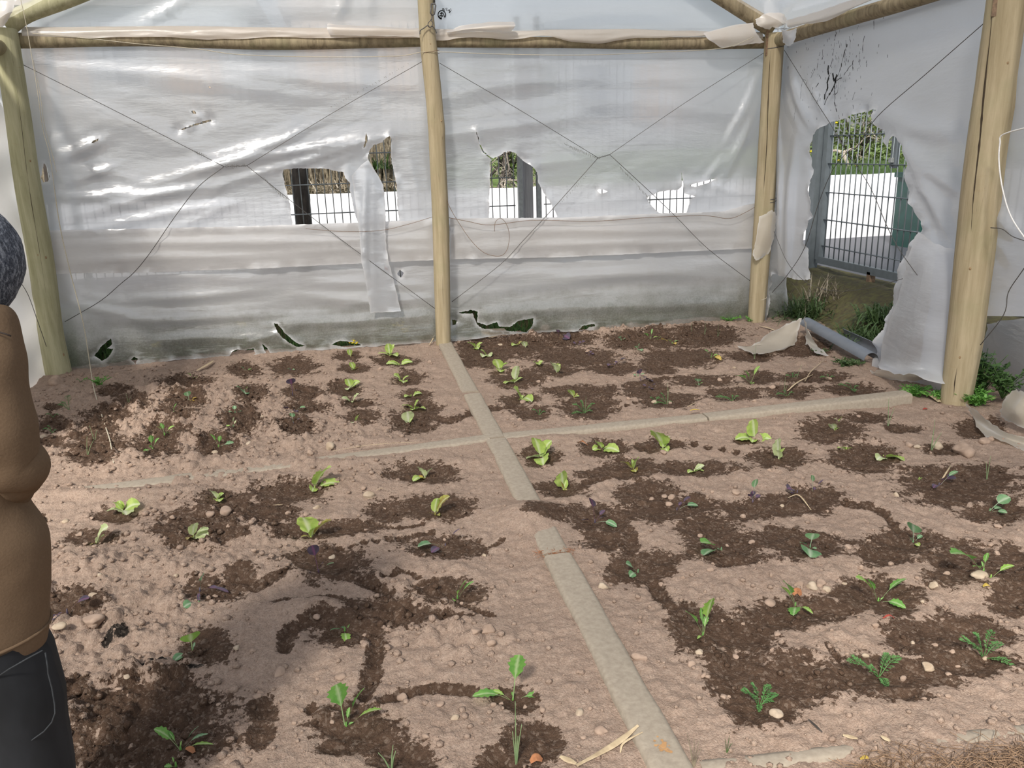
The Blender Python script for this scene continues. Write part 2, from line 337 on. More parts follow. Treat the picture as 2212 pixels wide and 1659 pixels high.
# ------------------------------------------------------------------ the soil: damp patches round each seedling, plus shade painted beside the plastic, given in world units
_W = """635,790,48,18 527,797,35,14 400,822,52,16 545,850,38,18 655,850,42,18 402,862,42,18 382,890,42,15 250,845,35,13 285,870,40,14 236,900,50,17 215,920,40,16
210,965,60,36 180,985,40,22 365,932,48,18 332,965,52,27 520,905,42,30 468,960,42,22 662,880,45,12 638,923,42,20 115,880,20,8 118,918,38,16 110,953,30,12 735,843,20,12
750,770,28,11 855,780,48,12 764,797,30,11 745,840,35,16 882,817,33,14 780,870,38,10 895,855,36,12 915,882,40,12 893,908,50,24 780,902,40,16
1071,750,85,26 1040,775,50,18 1015,780,20,13 1139,745,60,18 1225,732,58,16 1240,770,90,18 1120,815,55,18 1200,800,45,14 1325,795,58,12 1370,735,60,18 1122,862,38,12
1148,893,40,13 1200,845,30,8 1270,880,58,23 1265,848,75,14 1395,842,50,18 1422,730,45,20 1520,725,75,22 1475,770,85,18 1620,770,50,10 1520,820,65,13 1640,815,35,16
1420,790,40,16 1445,865,60,18 1585,850,60,15 1702,848,50,15 1750,815,75,11 1840,840,58,12 1415,850,30,26 1872,903,42,13 1950,925,35,10 1795,930,62,26 1612,953,30,6
1683,990,62,22 1870,988,66,29 2040,968,40,14 1500,1012,80,16 1437,960,42,12 2070,1030,120,27 2120,925,50,18 1740,755,50,14 1170,985,38,18 1308,968,52,16 1410,965,40,12
1358,1008,70,15 912,1020,72,20 628,1058,75,20 575,1105,65,35 430,1140,90,40 490,1085,60,24 836,1100,42,25 940,1095,80,25 720,1140,100,16 640,1150,60,16 710,1218,82,38
955,1182,82,22 968,1280,70,27 830,1325,95,29 945,1330,60,12 752,1358,80,34 760,1530,55,12 765,1575,85,42 730,1610,50,18 870,1630,75,32 1100,1500,48,18 1125,1512,36,26
1155,1605,58,52 1085,1645,50,28 570,1530,30,26 562,1580,28,36 673,1531,14,12 150,1305,65,27 468,1278,70,22 448,1398,55,35 330,1545,160,80 290,1620,130,45 385,1480,45,26
165,1490,35,36 200,1163,60,17 245,1115,50,13 90,1120,15,10 520,1255,35,20 1214,1053,48,20 1340,1022,80,14 1510,1012,60,13 1400,1065,65,26 1440,1100,90,26 1500,1088,50,18
1530,1140,60,36 1570,1180,80,36 1580,1215,50,12 1620,1100,55,22 1180,1117,45,17 1280,1115,60,25 1325,1125,35,26 1305,1165,50,22 1360,1170,20,36 1382,1225,68,34 1430,1208,40,15
1505,1352,52,52 1600,1370,90,40 1880,1012,50,9 2070,1050,110,38 2170,1095,40,26 2130,1105,55,15 1755,1075,62,24 1715,1100,80,15 1680,1085,40,17 1740,1180,85,30 1680,1165,50,26
1955,1170,80,27 1905,1200,60,21 2085,1215,100,44 2190,1215,40,50 1880,1280,90,31 1750,1315,110,26 1690,1340,80,24 1930,1300,60,31 2035,1370,140,44 2185,1290,45,38
2090,1435,110,28 1900,1460,160,38 1720,1470,100,50 1660,1520,65,40 1950,1500,55,21 1590,1440,65,54 1620,1500,58,54"""
_S = [(6,[(930,900),(975,909),(1030,888),(1105,878)]),(5,[(1200,848),(1375,835),(1440,815)]),(4,[(1320,886),(1425,858)]),(6,[(735,1182),(880,1162),(930,1150)]),(8,[(550,1272),(640,1238)]),
 (10,[(615,1405),(618,1375),(650,1350),(707,1330)]),(8,[(600,1307),(727,1297),(765,1315)]),(5,[(830,1250),(870,1235),(905,1247)]),(10,[(785,1258),(840,1282)]),(5,[(895,1265),(945,1250)]),
 (12,[(815,1391),(805,1450),(790,1505)]),(10,[(828,1512),(880,1497),(945,1485),(1020,1490)]),(6,[(1265,1043),(1320,1033)]),(10,[(1410,1255),(1430,1292),(1447,1316)]),(5,[(1680,990),(1500,960)]),
 (5,[(470,900),(500,899)]),(5,[(800,1125),(860,1140),(910,1130)]),(7,[(1830,1090),(1905,1105),(1945,1150)]),(5,[(1790,1400),(1810,1425)]),(4,[(1050,1180),(1085,1165)]),(6,[(1000,1300),(1060,1330)])]
_D = "1855,1375,75,28 1740,1393,70,24 2060,1303,75,22 1420,1165,45,26 1560,1278,95,36 1985,1225,45,12 2190,1345,40,14 655,1378,22,10 1600,1025,40,8 1835,1215,40,14 1170,1148,24,8 2110,1150,50,12"
def _ell(s): return [tuple(float(q) for q in t.split(',')) for t in s.split()]
def _wel(c, rx, ry):
    o=at_z(*c)[:2]; a=(at_z(c[0]+rx,c[1])-at_z(c[0]-rx,c[1]))[:2]/2; b=(at_z(c[0],c[1]+ry)-at_z(c[0],c[1]-ry))[:2]/2
    return o, np.linalg.inv(np.array([a,b]).T), max(np.linalg.norm(a),np.linalg.norm(b))*1.7
WET_SHADE=[_wel((a,b),c,d) for a,b,c,d in _ell(_W)]
DRYI=[_wel((a,b),c,d) for a,b,c,d in _ell(_D)]
for wd,pl in _S:
    P=spl([(*p,0) for p in pl],6)
    for p in P: WET_SHADE.append(_wel((p[0],p[1]),wd*1.6,wd))
def field(x, y, L_):
    f=np.full(np.shape(x),-1.0); x=np.asarray(x); y=np.asarray(y)
    for o,I,r in L_:
        msk=(np.abs(x-o[0])<r)&(np.abs(y-o[1])<r)
        if not msk.any(): continue
        q=I@np.array([x[msk]-o[0],y[msk]-o[1]]); d=1.0-np.sqrt((q**2).sum(0)); f[msk]=np.maximum(f[msk],d)
    return f
def wet_shade(x, y):
    f=field(x,y,WET_SHADE); g=field(x,y,DRYI)
    return np.clip(np.where(g>-0.3, np.minimum(f,-g*1.2+0.05), f)*1.25+0.02,-1,1)
_MO = [((1152,1118),62,30,.035),((440,1230),160,25,.04),((500,1150),120,30,.03),((210,1230),110,35,.045),((680,1320),120,22,.04),((640,1250),100,18,.03),((800,960),180,16,.03),((300,1000),200,18,.03),
 ((350,850),90,12,.03),((1400,690),200,10,.05),((1230,950),90,10,.02),((700,820),60,10,.03),((970,860),60,15,.02),((450,760),250,12,.04),((620,1000),200,12,.02),((160,1560),40,40,.05),((300,1380),120,20,.03),((1740,740),60,14,.05),((250,1070),220,14,.03)]
MOUND=[(_wel(c,a,b),h) for c,a,b,h in _MO]
_PEAT=[_wel((262,1368),34,40),_wel((232,1388),24,18),_wel((330,1445),60,10),_wel((420,1440),40,8)]
_CLOD=[_wel(c,a,b) for c,a,b in [((480,1150),170,80),((240,1330),230,180),((1000,800),1,1),((400,900),420,110),((240,1480),260,200),((900,1330),120,80),((1200,715),420,26),((1000,1380),70,50)]]
def H(x, y):
    x=np.asarray(x,float); y=np.asarray(y,float)
    wf=np.clip(field(x,y,WET_SHADE)+0.25,0,1)
    h=0.022*fbm(x*2.2,y*2.6,3,3)+0.012*fbm(x*6,y*7,9,3)
    h=h-0.020*wf
    for (o,I,r),a in MOUND:
        q=I@np.array([np.ravel(x)-o[0],np.ravel(y)-o[1]]); d=(q**2).sum(0).reshape(np.shape(x)); h=h+a*np.exp(-d*1.3)
    cl=0.40+0.90*np.clip(field(x,y,_CLOD)*2.0+0.2,0,1); cl=cl*(0.65+0.7*vnoise(x*3,y*3,77))
    wx=x+0.012*fbm(x*20,y*20,31,2); wy=y+0.012*fbm(x*20+9,y*20,32,2)
    h=h+cl*(0.55*bumps(wx,wy,0.085,41,0.45)+0.50*bumps(wx,wy,0.045,42,0.5)+0.60*bumps(wx,wy,0.024,43,0.75)+.5*bumps(wx,wy,0.014,44,.7))+0.006*fbm(x*38,y*38,51,3)
    # flat ground beside the kerbs, lower than their tops
    k1=np.exp(-((x-kerb_x(y))/0.13)**2); k2=np.exp(-((y-kerb_y(x))/0.12)**2)*(x>-0.3); k=np.maximum(k1,k2)
    bury=np.zeros_like(h)
    for (o,I,r),a in MOUND[:1]:
        q=I@np.array([np.ravel(x)-o[0],np.ravel(y)-o[1]]); bury=np.exp(-(q**2).sum(0)).reshape(np.shape(x))
    h=h*(1-0.5*k)+0.003*k*(1-bury)+0.05*bury
    return h
_ka,_kb=at_z(956,735),at_z(1444,1659)
def kerb_x(y): return _ka[0]+(_kb[0]-_ka[0])*(np.asarray(y)-_ka[1])/(_kb[1]-_ka[1])
_kc,_kd=at_z(1088,947),at_z(1957,866)
_ke,_kf=at_z(80,1072),at_z(1055,950)
def kerb_y(x):
    x=np.asarray(x); r=_kc[1]+(_kd[1]-_kc[1])*(x-_kc[0])/(_kd[0]-_kc[0]); l=_ke[1]+(_kf[1]-_ke[1])*(x-_ke[0])/(_kf[0]-_ke[0])
    return np.where(x>(_kc[0]+_kf[0])/2,r,l)
def hz(x,y): return float(H(np.array([x]),np.array([y]))[0])
def gp(px,py,lift=0.0):
    """point on the real soil surface seen at this place"""
    p=at_z(px,py,0.0)
    for _ in range(3): p=at_z(px,py,hz(p[0],p[1]))
    return p+np.array([0,0,lift])

def soil_bed():
    xs=np.arange(-2.46,4.4,0.0075)
    ys=[0.55]
    while ys[-1]<6.93: ys.append(ys[-1]+0.0055+0.0022*abs(ys[-1]-1.15))
    ys=np.array(ys); X,Y=np.meshgrid(xs,ys); Z=H(X,Y)
    # the beds fall away gently outside the sheet on the right
    n,k=X.shape; V=np.stack([X,Y,Z],-1).reshape(-1,3)
    idx=np.arange(n*k).reshape(n,k); F=np.stack([idx[:-1,:-1],idx[:-1,1:],idx[1:,1:],idx[1:,:-1]],-1).reshape(-1,4)
    me=bpy.data.meshes.new('floor'); me.vertices.add(len(V)); me.vertices.foreach_set('co',V.astype(np.float32).ravel())
    me.loops.add(F.size); me.loops.foreach_set('vertex_index',F.ravel().astype(np.int32)); me.polygons.add(len(F))
    me.polygons.foreach_set('loop_start',np.arange(0,F.size,4,dtype=np.int32)); me.polygons.foreach_set('use_smooth',np.ones(len(F),dtype=bool))
    me.update(calc_edges=True); me.materials.append(M['soil']); o=bpy.data.objects.new('floor',me); C.objects.link(o)
    o['kind']='structure'
    attr(o,'wet',wet_shade(X.ravel(),Y.ravel())); attr(o,'peat',np.clip(field(X.ravel(),Y.ravel(),_PEAT)*1.4+0.2,0,1)); return o
soil_bed()

# crumbs of soil: nobody could count them
def crumbs():
    V=[];F=[];Wt=[];iv,if_=ico(1); n=0; rr=np.random.RandomState(5)
    for k in range(17000):
        x=rr.uniform(-2.3,3.6); y=1.6+5.2*rr.rand()**1.5
        c=0.35+float(field(np.array([x]),np.array([y]),_CLOD)[0]>-0.2)*0.65
        if rr.rand()>c: continue
        if abs(x-float(kerb_x(y)))<0.10 or (x>-0.6 and abs(y-float(kerb_y(x)))<0.08): continue
        r=0.0028+0.010*rr.rand()**3.2*(1.5 if c>0.9 else 1)
        V.append((x,y,r,rr.rand(3)*6));
    xs=np.array([v[0] for v in V]); ys=np.array([v[1] for v in V]); hh=H(xs,ys); ww=wet_shade(xs,ys); vv=[];ff=[];wa=[]
    for i,(x,y,r,k) in enumerate(V):
        q=iv*(1+0.22*np.sin(iv*2.7+k).sum(1,keepdims=True)*0.5)*np.array([r,r*(.8+.4*(k[0]/6)),r*.75])+np.array([x,y,hh[i]+r*0.35])
        o=len(vv); vv.extend(map(tuple,q)); ff.extend([tuple(a+o for a in f) for f in if_]); wa.extend([ww[i]-0.1]*len(iv))
    o=mesh_obj('soil_crumbs',vv,ff,M['soil']); attr(o,'wet',wa)
    tag(o,'loose crumbs of brown soil scattered over the planting beds','soil',kind='stuff')
crumbs()

# ------------------------------------------------------------------ kerbs
def kerb(pa, pb, w, top0, top1, label, seed, depth=0.10, n=60):
    pa=np.array(pa[:2]); pb=np.array(pb[:2]); d=pb-pa; Ln=np.linalg.norm(d); t=d/Ln; s=np.array([t[1],-t[0]])
    rr=np.random.RandomState(seed); rows=[]
    for i in range(n+1):
        u=i/n; c=pa+d*u; z=top0+(top1-top0)*u+0.003*float(fbm(u*Ln*3,seed,seed,2)); e1=w/2*(1+0.06*float(fbm(u*Ln*6,1.3,seed,3))); e2=w/2*(1+0.06*float(fbm(u*Ln*6,7.3,seed,3)))
        b=0.012
        prof=[(-e1,-depth),(-e1,z-b*1.2),(-e1+b*.4,z-b*.3),(-e1+b*1.3,z),(-w*.2,z+.001),(w*.2,z+.001),(e2-b*1.3,z),(e2-b*.4,z-b*.3),(e2,z-b*1.2),(e2,-depth)]
        rows.append([(c[0]+s[0]*q,c[1]+s[1]*q,zz) for q,zz in prof])
    mb=MB(); mb.grid(rows); mb.add(rows[0],[tuple(range(10))]); mb.add(rows[-1],[tuple(range(10))[::-1]])
    o=build(mb,'edging_kerb',M['kerb'],origin=(float(pa[0]),float(pa[1]),0)); tag(o,label,'kerb','stone kerbs edging the beds'); return o
def kpt(y): p=at_z(0,y); return None
def kc(t): return _ka+(_kb-_ka)*t
def tof(py):   # fraction along the central kerb at an image row
    lo,hi=0,1.1
    for _ in range(40):
        m_=(lo+hi)/2
        if proj(kc(m_))[1]<py: lo=m_
        else: hi=m_
    return lo
for a,b,l,sd_,z0,z1 in [(731,850,'sandy stone kerb running down from the foot of the middle post',1,.030,.016),(858,952,'short stone kerb piece just behind the crossing of the kerbs',2,.026,.024),
        (956,1200,'stone kerb piece in front of the crossing, half buried in soil near its middle',3,.026,.016),(1207,1800,'long grey stone kerb reaching the bottom edge in the foreground',4,.022,.026)]:
    kerb(kc(tof(a)) if a<1700 else kc(1.2),kc(tof(b)) if b<1659 else kc(1.12),0.118,z0,z1,l,sd_)
_m=_kc+(_kd-_kc)*((1535-1088)/(1957-1088)*0.93)
kerb(_kc,_m-(_kd-_kc)*0.004,0.105,.022,.028,'stone cross kerb from the crossing towards the right, nearer piece',6)
kerb(_m,_kd,0.115,.03,.062,'pale stone cross kerb whose squared end stands clear of the soil by the right post',7)
kerb(_kf,_kf+(_ke-_kf)*0.42,0.10,.020,.010,'stone cross kerb running left from the crossing with straw along its edge',8)
kerb(_kf+(_ke-_kf)*0.425,_ke,0.11,.010,.006,'worn sandy cross kerb sunk in the soil behind the person',9)
kerb(at_z(1515,1655),at_z(2330,1572),0.06,-.002,.014,'narrow stone kerb along the bottom right, below the feathery seedlings',10)

# ------------------------------------------------------------------ stones that can be told apart from the soil
def stone(px,py,r,mat='rock',name='stone',label=None,seed=0,squash=.7,group='loose stones on the soil'):
    p=gp(px,py); d=np.linalg.norm(p-CAMP); R_=r*d/FPX
    mb=MB(); rr=np.random.RandomState(seed+int(px)); mb.blob((0,0,0),(R_,R_*(.75+.35*rr.rand()),R_*squash),seed+int(py),3,0.22,cuts=7)
    o=build(mb,name,M[mat]); o.location=(p[0],p[1],p[2]+R_*squash*0.22); o.rotation_euler=(0,0,rr.rand()*6)
    tag(o,label or 'small dusty pebble lying on the soil of the planting beds','stone',group if not label else 'stones on the soil'); return o
for t in [(1382,1422,14,0,'round dusty stone right of the long foreground kerb'),(1493,1435,11,0,'stone beside a white snail-like pebble at the edge of the dark patch'),(1512,1411,9,'rockpale','small whitish round pebble on the rim of a dark wet patch right of the kerb'),
  (2114,1245,14,'rockpale','cream stone at the foot of a toothed-leaf seedling on the right'),(1753,1267,12,'rockpale','ochre stone in the row of stones right of a leaning mustard seedling'),(1771,1262,12,0,'grey angular stone at the right end of the row of stones'),
  (1727,1267,12,0,'brown stone at the left end of the row of stones'),(1663,1305,12,0,'ochre flat stone left of the leaning mustard seedling'),(2017,1268,11,'rockpale','flat pale stone on the dry island at right'),
  (2002,1442,12,'rockpale','orange-brown round stone right of the feathery seedling with spread fronds'),(1678,1545,12,'rockpale','ochre upright stone at the lower rim of the wet patch'),(1303,1268,11,'rockpale','cream angular stone right of the foreground kerb'),
  (1250,1540,12,'rockpale','pale angular stone left of the foreground kerb'),(1300,1578,14,0,'round brown stone left of the kerb near the bottom'),(1027,1367,13,0,'left stone of a pair beside the pale soil near the middle'),(1053,1362,16,0,'right larger stone of a pair left of the kerb'),
  (1061,1392,11,0,'angular stone in front of the pair of stones'),(735,1463,11,0,'oval grey stone in the lower middle left'),(604,1455,13,0,'brown stone in the lower left bed beside a smaller one'),(797,1073,13,'rockpale','tan round stone above a dark patch in the left bed'),
  (560,1097,0,0,''),(715,967,12,'rockpale','pale stone on the slope above the straw-lined kerb'),(455,1113,11,0,'round clod-like stone in the dark left bed'),(488,1108,15,0,'large reddish stone in the dark left bed'),(298,1203,12,0,'oval stone in the left bed below the lettuces'),
  (330,1205,8,0,'small stone right of an oval one in the left bed'),(1175,712,13,0,'reddish boulder against the back sheet right of the middle post'),(120,826,16,0,'grey boulder at the foot of the left post'),(1883,1310,0,0,''),(1095,1298,0,0,''),
  (2082,980,22,'rock','broad pinkish clod at the far right edge of the bed'),(2125,955,12,'rock','small pinkish clod beyond the right edge of the bed'),(90,945,9,'rockpale','white pebble beside the jacket of the person'),(203,1293,13,'rockpale','ochre stone under a purple leaf at left'),
  (127,1355,11,'rockpale','orange stone by the person near the jacket hem'),(200,1345,18,'rock','long brown stone in the left bed by the person'),(950,1522,8,0,'small grey pebble in a damp hollow left of the tall mustard seedling'),(983,1552,9,'rockpale','small pale pebble in front of a dark pebble in the foreground'),
  (868,1510,12,0,'brown stone beside the dark runnel in the lower left bed'),(1323,1430,9,0,'small stone left of the round dusty stone by the kerb'),(2000,1490,0,0,''),(1785,1275,9,'rockpale','small amber stone in the row of stones'),(1590,1065,10,'rock','stone beside a purple seedling in the right bed'),
  (1450,1075,9,'rock','round stone left of a drooping purple seedling'),(1445,1090,9,'rock','smaller round stone left of a drooping purple seedling'),(1963,963,9,'rock','dark round pebble in the upper right wet patch'),(2025,968,13,'rockpale','ochre stone at the foot of an onion seedling on the right')]:
    if t[2]: stone(t[0],t[1],t[2],t[3] or 'rock',label=t[4])
rr_=np.random.RandomState(3); cnt=0
while cnt<150:
    px=rr_.uniform(110,2200); py=rr_.uniform(740,1650)
    p=at_z(px,py)
    if p[1]>6.6 or p[0]>3.5 or p[0]<-2.2 or abs(p[0]-float(kerb_x(p[1])))<0.12 or abs(p[1]-float(kerb_y(p[0])))<0.11: continue
    stone(px,py,rr_.uniform(4,8),'rock' if rr_.rand()<.85 else 'rockpale',name='pebble',seed=cnt,group='small dusty pebbles on the soil'); cnt+=1

# ------------------------------------------------------------------ timber posts and rails
def pole(name, pts, rad, mat, label, cat, seed=0, n=20, knots=(), flat=0.03, seg=60, crack=False):
    """a round timber: pts = centre line, rad = radius at each"""
    P=spl(pts,max(2,seg//(len(pts)-1))); k=len(P); rad=np.interp(np.linspace(0,1,k),np.linspace(0,1,len(rad)),rad)
    o=np.array(P[0]); vs=[]; up=None
    for i in range(k):
        t=P[min(i+1,k-1)]-P[max(i-1,0)]; t=t/np.linalg.norm(t)
        a=np.array([0,-1.0,0]) if abs(t[1])<0.9 else np.array([0,0,1.0]); u=a-t*a.dot(t); u/=np.linalg.norm(u); w_=np.cross(t,u)
        for j in range(n):
            th=2*math.pi*j/n; r=rad[i]*(1+flat*math.sin(2*th+seed+i*0.05)+0.02*float(vnoise(i*0.3,j*0.7,seed)))
            for (kt,kth,kr) in knots:
                dd=((i/(k-1)-kt)*k*0.35)**2+((th-kth+math.pi)%(2*math.pi)-math.pi)**2*4; r+=kr*math.exp(-dd)
            if crack and j==crack: r*=0.80
            vs.append(P[i]+r*(math.cos(th)*u+math.sin(th)*w_)-o)
    fs=[(i*n+j,i*n+(j+1)%n,(i+1)*n+(j+1)%n,(i+1)*n+j) for i in range(k-1) for j in range(n)]+[tuple(range(n))[::-1],tuple((k-1)*n+j for j in range(n))]
    ob=mesh_obj(name,vs,fs,mat); ob.location=tuple(o); tag(ob,label,cat); return ob
def pr(pxw, P): return pxw/2*np.linalg.norm(np.array(P)-CAMP)/FPX*0.985
def bpts(l, plane): return [plane(x,y) for x,y,_ in l], [pr(w_,plane(x,y)) for x,y,w_ in l]
pl=[(131,822,48),(110,720,44),(88,560,44),(60,400,43),(36,230,40),(10,62,38)]
P,R_=bpts(pl,lambda x,y:bk(x,y,-0.02)); P[0]=P[0]-np.array([0,0,.12])
pole('timber_post',P,R_,M['postgreen'],'greenish round timber post in the back left corner, behind the person','post',1,knots=((.28,.9,.012),(.6,.2,.008)))
pl=[(957,742,32),(955,620,35),(952,480,36),(945,330,34),(941,250,33),(928,120,33),(921,40,30),(917,-60,30)]
P,R_=bpts(pl,lambda x,y:bk(x,y,-0.03)); P[0]=P[0]-np.array([0,0,.12])
pole('timber_post',P,R_,M['post'],'tall pale timber post in the middle of the back wall above the kerb end','post',2,knots=((.52,.8,.012),(.55,5.4,.014),(.3,6.1,.008)))
pl=[(1632,706,33),(1640,600,37),(1652,440,39),(1662,260,36),(1674,72,36)]
P,R_=bpts(pl,lambda x,y:bk(x,y,-0.02)); P[0]=P[0]-np.array([0,0,.12])
pole('timber_post',P,R_,M['post'],'timber post in the back right corner tied with wire beside the torn opening','post',3,crack=3,knots=((.7,5.6,.008),))
pl=[(2062,880,52),(2080,760,60),(2104,560,66),(2126,360,66),(2150,180,62),(2176,0,62),(2190,-90,60)]
P,R_=bpts(pl,lambda x,y:rt(x,y,0.0)); P[0]=P[0]-np.array([0,0,.12])
pole('timber_post',P,R_,M['post'],'thick cracked timber post nearest on the right, in front of the side sheet','post',4,crack=2,knots=((.45,5.5,.014),(.2,.5,.01),(.62,.9,.01)))
# tie beams along the back wall
P=[bk(32,88,0.06),bk(300,84,0.08),bk(600,92,0.08),bk(925,88,0.08)]
pole('tie_beam',P,[.052,.052,.054,.045],M['postgrey'],'weathered round tie beam between left and middle posts, half wrapped in film','beam',5)
P=[bk(925,90,0.08),bk(1200,92,0.08),bk(1450,94,0.08),bk(1660,92,0.06)]
pole('tie_beam',P,[.042,.042,.050,.048],M['postgrey'],'weathered round tie beam between middle and right corner posts under rolled film','beam',6)
# rafters
pole('rafter',[bk(14,56,0.0),bk(60,28,0.02),bk(175,-14,0.05),bk(420,-120,0.06)],[.07,.062,.058,.055],M['postgreen'],'short visible timber rafter rising from the left corner post','rafter',7)
pole('rafter',[bk(1668,62,0.0),bk(1625,36,0.02),bk(1545,-14,0.05),bk(1380,-120,0.06)],[.07,.064,.06,.055],M['postgrey'],'timber rafter rising leftwards from the right corner post','rafter',8)
# eaves beams along the sides
P=[rt(1676,88,0.02),rt(1760,62,0.02),rt(1860,32,0.02),rt(1960,2,0.02),rt(2260,-95,0.02)]
pole('eaves_beam',P,[.055,.055,.055,.055,.055],M['postgrey'],'timber eaves beam over the right side sheet, running towards the viewer','beam',9)
P=[np.array([XL,YB-.02,ZT-.03]),np.array([XL-.02,YB-1.2,ZT-.03]),np.array([XL,YB-2.6,ZT-.02])]
pole('eaves_beam',P,[.055,.055,.055],M['postgrey'],'dark timber eaves beam at the top left corner','beam',10)

# ------------------------------------------------------------------ plastic sheets
def seg_dist(P, a, b):
    d=b-a; t=np.clip(((P-a)@d)/(d@d+1e-12),0,1); return np.linalg.norm(P-(a+t[:,None]*d),axis=1), t, ((P-a)[:,0]*d[1]-(P-a)[:,1]*d[0])/(np.linalg.norm(d)+1e-9)
def inside(P, poly):
    x,y=P[:,0],P[:,1]; c=np.zeros(len(P),bool); n=len(poly)
    for i in range(n):
        x1,y1=poly[i]; x2,y2=poly[(i+1)%n]
        if y1==y2: continue
        m_=((y1>y)!=(y2>y)); c^=m_&(x<(x2-x1)*(y-y1)/(y2-y1)+x1)
    return c
def ragged(poly, step, amp, seed):
    rr=np.random.RandomState(seed); out=[]
    for i in range(len(poly)):
        a=np.array(poly[i]); b=np.array(poly[(i+1)%len(poly)]); L_=np.linalg.norm(b-a); n=max(1,int(L_/step)); nrm=np.array([b[1]-a[1],a[0]-b[0]])/(L_+1e-9)
        for k in range(n):
            q=a+(b-a)*k/n
            if k: q=q+nrm*rr.uniform(-amp,amp)
            out.append(q)
    return out
def sheet(name, mat, outer, holes, to2, to3, folds, label, step=0.028, base=0.012, seed=1, edge_curl=0.02, parent=None, rag_outer=0.0, waves=(), cat='plastic sheet', wrinkle=0.010):
    """flat sheet in a wall plane. outer/holes given as seen points -> to2(px,py) plane coords; to3(u,v,d) world with d = bulge"""
    O=[np.array(to2(*p)) for p in outer]; Hs=[ragged([np.array(to2(*p)) for p in h],0.012,0.0035,seed+i) for i,h in enumerate(holes)]
    O=ragged(O,0.03,rag_outer,seed+50)
    O_=np.array(O); lo=O_.min(0); hi=O_.max(0)
    gx,gy=np.meshgrid(np.arange(lo[0],hi[0],step),np.arange(lo[1],hi[1],step)); G=np.stack([gx.ravel(),gy.ravel()],1); rr=np.random.RandomState(seed)
    G=G+rr.uniform(-.15,.15,G.shape)*step
    keep=inside(G,O)
    dmin=np.full(len(G),9.0); hd=np.full(len(G),9.0)
    for poly,ishole in [(O,False)]+[(h,True) for h in Hs]:
        A=np.array(poly); B=np.roll(A,-1,0)
        for a,b in zip(A,B):
            near=np.where((np.abs(G[:,0]-a[0])<0.15)&(np.abs(G[:,1]-a[1])<0.15))[0]
            if len(near)==0: continue
            d,_,_=seg_dist(G[near],a,b); dmin[near]=np.minimum(dmin[near],d)
            if ishole: hd[near]=np.minimum(hd[near],d)
        if ishole: keep&=~inside(G,poly)
    keep&=dmin>step*0.4; G=G[keep]
    verts=[Vector(g) for g in G]; edges=[]
    for poly in [O]+Hs:
        o=len(verts); verts+= [Vector(p) for p in poly]; edges+=[(o+i,o+(i+1)%len(poly)) for i in range(len(poly))]
    ov,oe,of,_,_,_=geometry.delaunay_2d_cdt(verts,edges,[],0,1e-6)
    V=np.array([v[:] for v in ov]); cen=np.array([V[list(f)].mean(0) for f in of]); ok=inside(cen,O)
    for h in Hs: ok&=~inside(cen,h)
    F=[tuple(f) for f,k in zip(of,ok) if k]
    # bulge
    D=base*fbm(V[:,0]*0.9,V[:,1]*1.7,seed,3)+wrinkle*0.6*fbm(V[:,0]*2.2,V[:,1]*7,seed+3,3)
    for (p,q,amp,wd) in folds:
        a=np.array(to2(*p)); b=np.array(to2(*q)); d,t,sgn=seg_dist(V,a,b); tap=np.sin(np.clip(t,0.04,.96)*math.pi)**0.6
        s_=sgn+0.3*wd*np.sin(t*5+amp*300)
        prof=np.exp(-(s_/wd)**2)+0.35*np.exp(-((s_+wd*2.2)/(wd*.8))**2)
        D=D+amp*prof*tap*np.exp(-np.maximum(0,d-np.abs(sgn))*20)
    for (ax,ay,ph,amp) in waves: D=D+amp*np.sin(V[:,0]*ax+V[:,1]*ay+ph+2*vnoise(V[:,0],V[:,1],4))
    e=np.zeros(len(V)); ed=np.full(len(V),9.0)
    for h in Hs+([O] if rag_outer>0 else []):
        A=np.array(h); B=np.roll(A,-1,0)
        for a,b in zip(A,B):
            near=np.where((np.abs(V[:,0]-a[0])<0.12)&(np.abs(V[:,1]-a[1])<0.12))[0]
            d,_,_=seg_dist(V[near],a,b); ed[near]=np.minimum(ed[near],d)
    D=D+np.exp(-(ed/0.035)**2)*edge_curl*fbm(V[:,0]*11,V[:,1]*11,seed+9,2)
    e=.8*np.exp(-(ed/0.007)**2)
    W_=np.array([to3(u,v,dd) for (u,v),dd in zip(V,D)])
    used=sorted({i for f in F for i in f}); mp={a:i for i,a in enumerate(used)}
    ob=mesh_obj(name,W_[used],[tuple(mp[i] for i in f) for f in F],mat,parent)
    attr(ob,'edge',e[used])
    if parent is None and label: tag(ob,label,cat)
    return ob
FB=0.13      # back film stands this far behind the post centres
def b2(px,py): p=bk(px,py,FB); return (p[0],p[2])
def b3(u,v,d): return (u,YB+FB-d,v)
